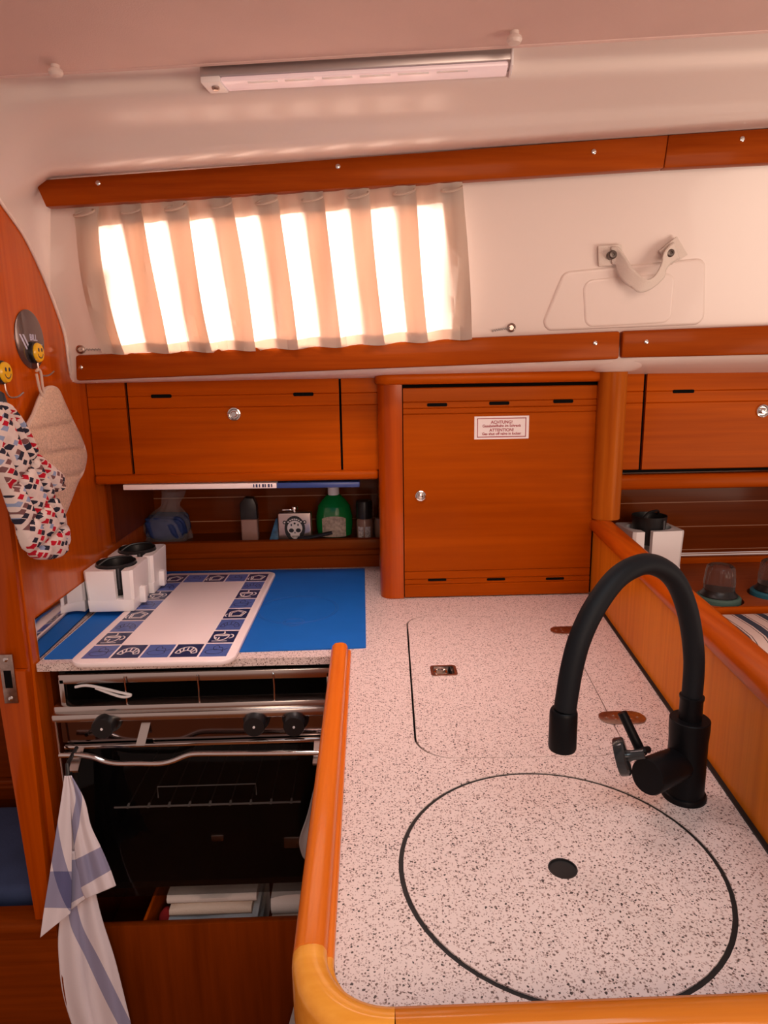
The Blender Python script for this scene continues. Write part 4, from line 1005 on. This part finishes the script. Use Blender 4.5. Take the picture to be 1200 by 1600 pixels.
# striped seat back cushion
cs = MB(); xa_, xb_ = .62, 1.45
prc = [(1.460, .55), (1.460, .85)] + [(1.435+.025*math.cos(a), .871+.025*math.sin(a)) for a in [PI/2*k/8 for k in range(9)]] + [(1.36, .898)] + [(1.33-.09*math.sin(a), .797+.10*math.cos(a)) for a in [PI/2*k/8 for k in range(1, 9)]] + [(1.235, .55)]
cs.prism(prc, 'X', xa_, xb_, .012, seg=3)
tag(cs.build('seat_cushion', CUSH, smooth=50), 'blue and cream striped seat back cushion right of the partition', 'cushion')

# ------------------------------------------------------------------ bulkhead: sticker, hooks, pot holder, mitt
def wallpt(x, y, off=.0): return at(x, y, X=XL+off)
oc = wallpt(46.5, 530.5, .001)
ry_, rz2 = (wallpt(69, 535, .001).y-wallpt(24, 525, .001).y)/2, (wallpt(41, 484, .001).z-wallpt(52, 577, .001).z)/2
st_ = MB(); n = 40; vs = []
for X_, s in ((XL+.0002, 1), (XL+.0020, 1), (XL+.0026, .96)):
    vs += [(X_, oc.y+ry_*s*math.cos(2*PI*k/n), oc.z+rz2*s*math.sin(2*PI*k/n)) for k in range(n)]
st_.add(vs, [(q*n+k, q*n+(k+1) % n, (q+1)*n+(k+1) % n, (q+1)*n+k) for q in range(2) for k in range(n)]+[tuple(2*n+k for k in range(n))])
so = tag(st_.build('oval_plate', mat('dark_mirror_disc', (.12, .10, .11), rough=.16, metal=.6, coat=.6)), 'dark glossy round plate with pale lettering on the bulkhead', 'plate')
PB = mat('pale_blue_print', (.50, .52, .70), rough=.5)
q = wallpt(50, 527, .003); text('BILL', .017, Matrix.Translation((XL+.0028, q.y+.006, q.z-.006)) @ MX, PB, 'lettering', so, bold=.0004)
mk = MB()
for k in range(4): mk.box(XL+.0026, oc.y+.012, q.z-.014-.006*k, XL+.003, oc.y+.012+.035-.004*k, q.z-.0125-.006*k)
for (a_, b_, c_, d_) in ((-.045, .004, -.022, -.024), (-.032, .004, -.010, -.024)):
    mk.add([(XL+.0029, oc.y+a_, q.z+b_), (XL+.0029, oc.y+a_+.007, q.z+b_), (XL+.0029, oc.y+c_+.007, q.z+d_), (XL+.0029, oc.y+c_, q.z+d_)], [(0, 1, 2, 3)])
mk.build('printed_mark', PB, so)

YEL = mat('yellow_plastic', (.85, .50, .015), rough=.3, coat=.3)
def hook(label, px, py, X0):
    c = at(px, py, X=X0)
    t = thing('smiley_hook', label, 'hook', (X0, c.y, c.z), 'smiley hooks')
    MR = Matrix.Rotation(PI/2, 4, 'Y')
    MB().lathe([(.021, 0), (.021, .006), (.019, .008), (0, .008)], 28, M=MR).build('hook_base', PLB, t, local=True)
    MB().lathe([(.0185, .0075), (.0190, .010), (.017, .0135), (0, .0145)], 28, M=MR).build('smiley_face', YEL, t, local=True)
    fc = MB(); X_ = .0142
    for s in (-1, 1): fc.lathe([(.0026, 0), (.0022, .0012), (0, .0014)], 12, M=Matrix.Translation((X_-.0006, s*.0062, .005)) @ MR, sx=1.6)
    fc.tube([(X_-.0010+.0006*math.sin(a), .0105*math.cos(a), -.001-.0095*math.sin(a)) for a in [.15+(PI-.3)*k/14 for k in range(15)]], .0011, 6)
    fc.build('smile', LINEN, t, local=True)
    MB().tube(spline([(.006, 0, -.018), (.007, 0, -.034), (.010, .004, -.044), (.020, .012, -.044), (.028, .020, -.036)], 14), .0016, 8).build('wire_hook', BRONZE, t, local=True)
    return t
hk1 = hook('yellow smiley hook on the dark round plate, holding the pot holder', 52, 551, XL+.003)
hk2 = hook('yellow smiley hook at the left photo edge, holding the oven mitt', 0, 582, XL+.0005)

def quilt(outline, X0, th, name, mt, parent, seams, puff=.5, edge=True):
    """padded flat shape hanging against the bulkhead; outline in (y, z)"""
    P = [Vector((p.y, p.z)) for p in spline([(0, a, b) for a, b in outline]+[(0, *outline[0])], 90)[:-1]] if False else [Vector((q.y, q.z)) for q in spline([(0, a, b) for a, b in outline+[outline[0]]], 96)[:-1]]
    c = sum(P, Vector((0, 0)))/len(P); mb = MB(); n = len(P); rings = [1, .985, .96, .92] + [.88-.04*q for q in range(22)]; vs = []
    for sgn in (1, -1):
        for r in rings:
            for p in P:
                q = c+(p-c)*r; h = (1-r**6)**.5 if r < 1 else 0
                bump_ = 1
                for (ax, ay, bx2, by2) in seams:
                    dseg = Vector((bx2-ax, by2-ay)); L_2 = dseg.length; nn = Vector((-dseg.y, dseg.x))/L_2
                    dist = abs((q-Vector((ax, ay))).dot(nn)); bump_ = min(bump_, 1-.75*math.exp(-(dist/.0045)**2))
                vs.append((X0+sgn*th/2*(.35+.65*h)*bump_+ (0 if sgn > 0 else 0), q.x, q.y))
    R = len(rings); fs = []
    for s in range(2):
        for i in range(R-1):
            for k in range(n):
                a = (s*R+i)*n+k; b2 = (s*R+i)*n+(k+1) % n; fs.append((a, b2, b2+n, a+n))
        fs.append(tuple((s*R+R-1)*n+k for k in range(n)))
    for k in range(n): fs.append((k, (k+1) % n, R*n+(k+1) % n, R*n+k))
    mb.add(vs, fs)
    return mb.build(name, mt, parent, smooth=70), P
XP = XL+.016
opx = [(76, 606), (84, 606), (91, 612), (100, 632), (112, 658), (124, 682), (132, 704), (133, 718), (128, 738), (120, 752), (110, 778), (98, 806), (90, 808), (70, 780), (52, 740), (41, 690), (42, 668), (52, 648), (62, 622), (70, 609)]
ol = [(at(x, y, X=XP).y, at(x, y, X=XP).z) for x, y in opx]
ph = thing('pot_holder', 'cream quilted diamond pot holder hanging from the smiley hook', 'pot holder', (XP, sum(a for a, b in ol)/len(ol), min(b for a, b in ol)))
def seamln(a, b): p = at(*a, X=XP); q = at(*b, X=XP); return (p.y, p.z, q.y, q.z)
quilt(ol, XP, .018, 'padded_square', mat('cream_quilt', (.66, .48, .37), rough=.95, bump=1.0, bscale=260, vary=.22, vscale=260), ph, [seamln((50, 672), (115, 660)), (seamln((60, 712), (132, 699))), seamln((75, 752), (122, 740))])
rim_ = [(XP, a, b) for a, b in ol]
MB().tube([tuple(q) for q in spline(rim_+[rim_[0]], 80)[:-1]], .0042, 8, True).build('bound_edge', mat('cream_binding', (.66, .52, .44), rough=.9, bump=.5, bscale=500), ph)
lp = [at(x, y, X=XP+.004) for x, y in ((57, 580), (60, 577), (64, 583), (67, 606), (72, 622), (66, 618), (61, 604), (57, 584))]
MB().tube([tuple(p) for p in spline(lp, 30)], .0026, 8).build('hanging_loop', mat('cream_tape', (.62, .48, .40), rough=.9), ph)

XM = XL+.045
mpx = [(-14, 640), (-2, 628), (8, 630), (14, 636), (26, 652), (40, 678), (52, 704), (62, 716), (72, 724), (82, 732), (92, 742), (97, 754), (95, 764), (84, 769), (76, 768), (84, 782), (95, 808), (103, 836), (103, 856), (94, 868), (76, 874), (58, 873), (44, 862), (34, 838), (22, 802), (8, 764), (-6, 730), (-16, 690)]
ol = [(at(x, y, X=XM).y, at(x, y, X=XM).z) for x, y in mpx]
om = thing('oven_mitt', 'oven mitt printed in red, white and black hanging at the left edge', 'oven mitt', (XM, sum(a for a, b in ol)/len(ol), min(b for a, b in ol)))
def sm2(a, b): p = at(*a, X=XM); q = at(*b, X=XM); return (p.y, p.z, q.y, q.z)
quilt(ol, XM, .034, 'mitt_body', MITT, om, [sm2((0, 700), (80, 870)), sm2((20, 680), (100, 850)), sm2((50, 715), (80, 770)), sm2((0, 780), (60, 700)), sm2((20, 840), (90, 760)), sm2((40, 870), (105, 810))])
lp = [at(x, y, X=XM) for x, y in ((6, 640), (2, 628), (-1, 612), (3, 616), (8, 630))]
MB().tube([tuple(p) for p in lp], .004, 8).build('hanging_loop', mat('dark_tape', (.05, .05, .06), rough=.9), om)

# ------------------------------------------------------------------ tea towels
def sheet(mb, left, right, Yf, nu=36, nv=60, pleat=.006, folds=3, ph=0, uvf=None):
    """left/right: pixel outlines from top to bottom; Yf(u, v): depth"""
    Lp = [(x, y, 0) for x, y in left]; Rp = [(x, y, 0) for x, y in right]; Ls, Rs = spline(Lp, nv), spline(Rp, nv)
    def fn(u, v):
        j = min(int(round(v*nv)), nv); a, b = Ls[j], Rs[j]; x = a.x+(b.x-a.x)*u; y = a.y+(b.y-a.y)*u
        Y = Yf(u, v)+pleat*math.sin(u*folds*2*PI+ph+v*1.5)*min(1, .25+v)
        return tuple(at(x, y, Y=Y))
    mb.grid(fn, nu, nv, uvfn=uvf or (lambda u, v: (u, v)))
TY = 1.190
tt = thing('tea_towel', 'blue and white checked tea towel hanging from the left end of the oven rail', 'tea towel', (-.54, TY, .28))
t1 = MB(); sheet(t1, [(104, 1212), (106, 1290), (104, 1380), (92, 1450), (92, 1500), (100, 1560), (126, 1640)], [(110, 1212), (126, 1290), (142, 1360), (158, 1430), (180, 1500), (200, 1580), (214, 1640)], lambda u, v: TY+.018, pleat=.008, folds=2, uvf=lambda u, v: (.5+(v-.50)*1.3-(u-.40)*1.0, .2))
t1.build('back_fold', TOWEL, tt, smooth=80, solid=.0016)
t2 = MB(); sheet(t2, [(101, 1212), (94, 1260), (86, 1310), (77, 1370), (69, 1420), (63, 1465)], [(107, 1212), (110, 1260), (112, 1310), (112, 1370), (111, 1420), (108, 1428)], lambda u, v: TY-.002-.012*v, pleat=.004, folds=1, uvf=lambda u, v: (.5+(v-.52)*1.1-(u-.35)*.35, .5+(v-.68)*.9))
t2.build('left_fold', TOWEL, tt, smooth=80, solid=.0016)
t3 = MB(); sheet(t3, [(106, 1212), (110, 1255), (114, 1300), (119, 1345), (126, 1385), (134, 1404)], [(112, 1212), (132, 1250), (142, 1290), (158, 1325), (172, 1358), (181, 1384)], lambda u, v: TY-.004-.010*u, pleat=.005, folds=2, ph=1, uvf=lambda u, v: (.5+(v-.34)*1.4+(u-.2)*.5, .5+(v-.70)*.9))
t3.build('right_fold', TOWEL, tt, smooth=80, solid=.0016)
t4 = MB(); sheet(t4, [(108, 1330), (108, 1380), (106, 1425)], [(130, 1330), (132, 1375), (135, 1404)], lambda u, v: TY+.001, pleat=.003, folds=1, nv=16, uvf=lambda u, v: (.02, .5+(v-.5)*.3))
t4.build('middle_fold', TOWEL, tt, smooth=80, solid=.0016)
q = at(104, 1206, Y=TY)
MB().tube([(q.x, YS-.02, q.z+.02), (q.x, TY+.006, q.z+.012), (q.x+.002, TY-.001, q.z-.004), (q.x+.003, TY+.01, q.z-.010)], .004, 8).build('clip', PLB, tt)

GY = 1.200
gt = thing('hand_towel', 'grey towel hanging between the oven and the peninsula rail', 'hand towel', (-.10, GY, .25))
g1_ = MB(); sheet(g1_, [(497, 1206), (490, 1235), (480, 1275), (468, 1312), (472, 1336), (481, 1352), (482, 1400), (476, 1480), (462, 1560), (440, 1640)], [(512, 1206), (522, 1235), (524, 1275), (522, 1312), (520, 1336), (518, 1352), (516, 1400), (512, 1480), (508, 1560), (505, 1640)], lambda u, v: GY+.01*math.sin(4*v), pleat=.006, folds=2)
g1_.build('towel_cloth', GREYT, gt, smooth=80, solid=.003)

# ------------------------------------------------------------------ curtain
ct = thing('curtain', 'cream pleated curtain drawn over the bright cabin window', 'curtain', (-.24, 1.48, 1.50))
cTL, cTR = at(118, 327, Y=1.450), at(758, 283, Y=1.400)
cBL, cBR = at(166, 553, Y=1.522), at(770, 527, Y=1.492)
NP = 9; frac = []
for k in range(NP):
    b0 = k/NP; wdt = 1/NP; on = .50*wdt
    frac += [(b0, -.5), (b0+on, -.5), (b0+on*.98, -.1), (b0+on*.02, .1), (b0, .5), (b0+on, .55)]
frac = frac[:]
pth = []
for i in range(len(frac)-1):
    for s in range(4):
        f = s/4; pth.append((frac[i][0]+(frac[i+1][0]-frac[i][0])*f, frac[i][1]+(frac[i+1][1]-frac[i][1])*f))
pth.append(frac[-1])
rnd = random.Random(4); jit = [(rnd.uniform(-.006, .006), rnd.uniform(-.5, .5)) for _ in range(NP+1)]
def cpt(s, d, v, amp=.010, o=0):
    """s along, d depth in the pleat, v 0 top .. 1 bottom"""
    k = min(int(s*NP+1e-6), NP)
    s2 = s+jit[k][0]*math.sin(PI*v)*.8
    a = cTL.lerp(cTR, s2); b = cBL.lerp(cBR, s2); p = a.lerp(b, v)
    p.y += (d*amp) - .012*math.sin(PI*v)*(.4+.5*math.sin(s*40+3*v)) + .003*math.sin(s*140+5*v) + o
    p.x += .012*math.sin(PI*v*.9)*(-1 if s < .08 else 0)
    p.z += -.006*math.sin(PI*s)*v + .0025*math.sin(s*57+2)*v
    p.y += .004*math.sin(s*110+v*7+jit[k][1]*4)*v
    return tuple(p)
np_ = len(pth)
def cs_grid(v0, v1, nv, amp, o=0):
    mb = MB(); vs = [cpt(pth[i][0], pth[i][1], v0+(v1-v0)*j/nv, amp, o) for j in range(nv+1) for i in range(np_)]
    mb.add(vs, [(j*np_+i, j*np_+i+1, (j+1)*np_+i+1, (j+1)*np_+i) for j in range(nv) for i in range(np_-1)]); return mb
cs_grid(.0, 1.0, 26, .012).build('curtain_cloth', CURT, ct, smooth=50)
cs_grid(-.02, .115, 4, .012, -.0015).build('heading_tape', CURT, ct, smooth=50)
cs_grid(.93, 1.0, 2, .012, -.0015).build('bottom_hem', CURT, ct, smooth=50)
for k in range(NP):
    c = Vector(cpt((k+.25)/NP, -.5, .045)); rx2, rz3 = .020, .006
    MB().tube([(c.x+rx2*math.cos(a), c.y-.006+.007*math.sin(a), c.z+.002+rz3*math.sin(a)+.004*math.cos(a)) for a in [2*PI*q/22 for q in range(22)]], .0022, 6, True).build('pleat_loop', CURT, ct)
for (x0, y0, x1, y1, Ya_, Yb_) in ((127, 546, 163, 546, 1.545, 1.52), (769, 517, 797, 512, 1.494, 1.512)):
    a, b = onhull(x0, y0, .004), onhull(x1, y1, .004)
    MB().tube([a.lerp(b, k/16)+Vector((0, 0, .0012*(-1)**k)) for k in range(17)], .0016, 6).build('draw_cord', mat('grey_cord', (.35, .33, .32), rough=.7), ct)
for x, y, Y in ((126, 546, 1.545), (799, 512, 1.512)):
    c = onhull(x, y, .003)
    MB().lathe([(.0095, -.004), (.0095, .002), (.006, .004), (.005, .001), (0, .001)], 18, M=facing(c)).build('cord_eyelet', BRONZE, ct)

# ------------------------------------------------------------------ lamp, buttons, strap
Ll, Lr = onhull(313, 124, .036), onhull(799, 97, .036)
Ll.z += .004; Lr.z += .004
lm = thing('strip_light', 'slim grey strip light with a pale lens on the white overhead', 'lamp', (Ll+Lr)/2)
ax = (Lr-Ll).normalized(); fwd = Vector((ax.y*-1, ax.x, 0)).normalized(); up_ = ax.cross(fwd).normalized()
up_ = up_ if up_.z > 0 else -up_
Mx = Matrix((( *ax, 0), (*fwd, 0), (*up_, 0), (0, 0, 0, 1))).transposed(); Mx = Matrix.Translation((Ll+Lr)/2) @ Mx
hl = (Lr-Ll).length/2
MB().box(-hl, -.001, -.001, hl, .042, .018, .002, M=Mx).build('housing', mat('satin_aluminium', (.50, .46, .45), rough=.35, metal=.8), lm)
LENS = mat('milky_lens', (.80, .70, .70), rough=.25)
LENS.node_tree.nodes['Principled BSDF'].inputs['Emission Color'].default_value = (1, .62, .62, 1)
LENS.node_tree.nodes['Principled BSDF'].inputs['Emission Strength'].default_value = .25
sl_ = bpy.data.lights.new('strip_light_glow', 'AREA'); sl_.shape = 'RECTANGLE'; sl_.size = .46; sl_.size_y = .03; sl_.energy = 1.8; sl_.spread = math.radians(92); sl_.color = (1, .74, .70)
so_ = bpy.data.objects.new('strip_light_glow', sl_); COL.objects.link(so_); so_.matrix_world = Mx @ Matrix.Translation((0, .02, -.011)) @ Matrix.Rotation(.12, 4, 'X')
MB().box(-hl+.03, .001, -.008, hl-.004, .040, -.001, .003, M=Mx).build('lens', LENS, lm)
for k in range(6):
    x = -hl+.07+k*(2*hl-.12)/6
    MB().box(x, .006, -.0086, x+.045, .012, -.0078, .0003, M=Mx).build('diode_window', mat('white_diode', (.9, .85, .85), rough=.2), lm)
MB().box(-hl, -.0006, -.009, -hl+.03, .042, 0, .002, M=Mx).build('sensor_block', PLW, lm)
MB().lathe([(.006, 0), (.006, .002), (.004, .0045), (0, .005)], 18, M=Mx @ Matrix.Translation((-hl+.017, .018, -.009)) @ Matrix.Rotation(PI, 4, 'X')).build('sensor', BRONZE, lm)
MB().box(hl-.0005, -.002, -.009, hl+.003, .043, .019, .001, M=Mx).build('end_cap', PLW, lm)

for x, y, lb in ((88, 104, 'small white snap button on the ceiling seam at the left'), (803, 52, 'small white snap button on the ceiling above the strip light')):
    zz_ = 1.9
    for _ in range(6): p = at(x, y, Z=zz_); zz_ = zc(p.x)-.0065
    M = Matrix.Translation((p.x, p.y-.004, zz_)) @ Matrix.Rotation(PI, 4, 'X')
    tag(MB().lathe([(.006, -.001), (.006, .004), (.0095, .006), (.0105, .010), (.008, .014), (0, .0155)], 22, M=M).build('snap_button', mat('cream_plastic', (.72, .60, .55), rough=.35)), lb, 'button')

sd = thing('strap_handle', 'white fabric strap snapped to the white side by two studs', 'strap', at(1005, 430, Y=1.42))
STR = mat('white_webbing', (.70, .61, .55), rough=.85, bump=.5, bscale=500)
YH = min(onhull(957, 398).y, onhull(1047, 395).y)-.002
def padpoly(pix, off, th):
    pts = [onhull(x, y, off) for x, y in pix]; k = Vector((0, th, 0)); return MB().hexa(pts, [p+k for p in pts], bev=.001)
padpoly([(935, 384), (972, 382), (974, 414), (936, 416)], .010, .006).build('strap_end', STR, sd)
padpoly([(1030, 392), (1058, 369), (1075, 398), (1050, 413)], .014, .006).build('strap_end', STR, sd)
up1 = [(955, 386), (966, 386), (974, 396), (986, 415), (1000, 430), (1012, 437), (1024, 430), (1034, 412), (1037, 396), (1044, 386), (1052, 378)]
lo1 = [(956, 412), (962, 415), (965, 428), (974, 441), (987, 450), (999, 457), (1018, 451), (1037, 434), (1040, 422), (1048, 412), (1062, 404)]
yd = [-.012, -.016, -.024, -.040, -.052, -.058, -.052, -.042, -.032, -.024, -.020]
U = spline([onhull(x, y, .004-d*.9) for (x, y), d in zip(up1, yd)], 40); Lo = spline([onhull(x, y, .001-d*.9) for (x, y), d in zip(lo1, yd)], 40)
sg = MB(); sg.grid(lambda u, v: tuple(U[int(round(u*40))].lerp(Lo[int(round(u*40))], v)), 40, 6)
sg.build('strap_loop', STR, sd, smooth=80, solid=.003)
for x, y in ((957, 398), (1047, 395)):
    MB().lathe([(.0085, -.012), (.0085, .002), (.0065, .0045), (.003, .005), (.0025, .003), (0, .003)], 20, M=facing(onhull(x, y, .024))).build('stud', mat('dark_stud', (.12, .10, .09), rough=.35, metal=.8), sd)
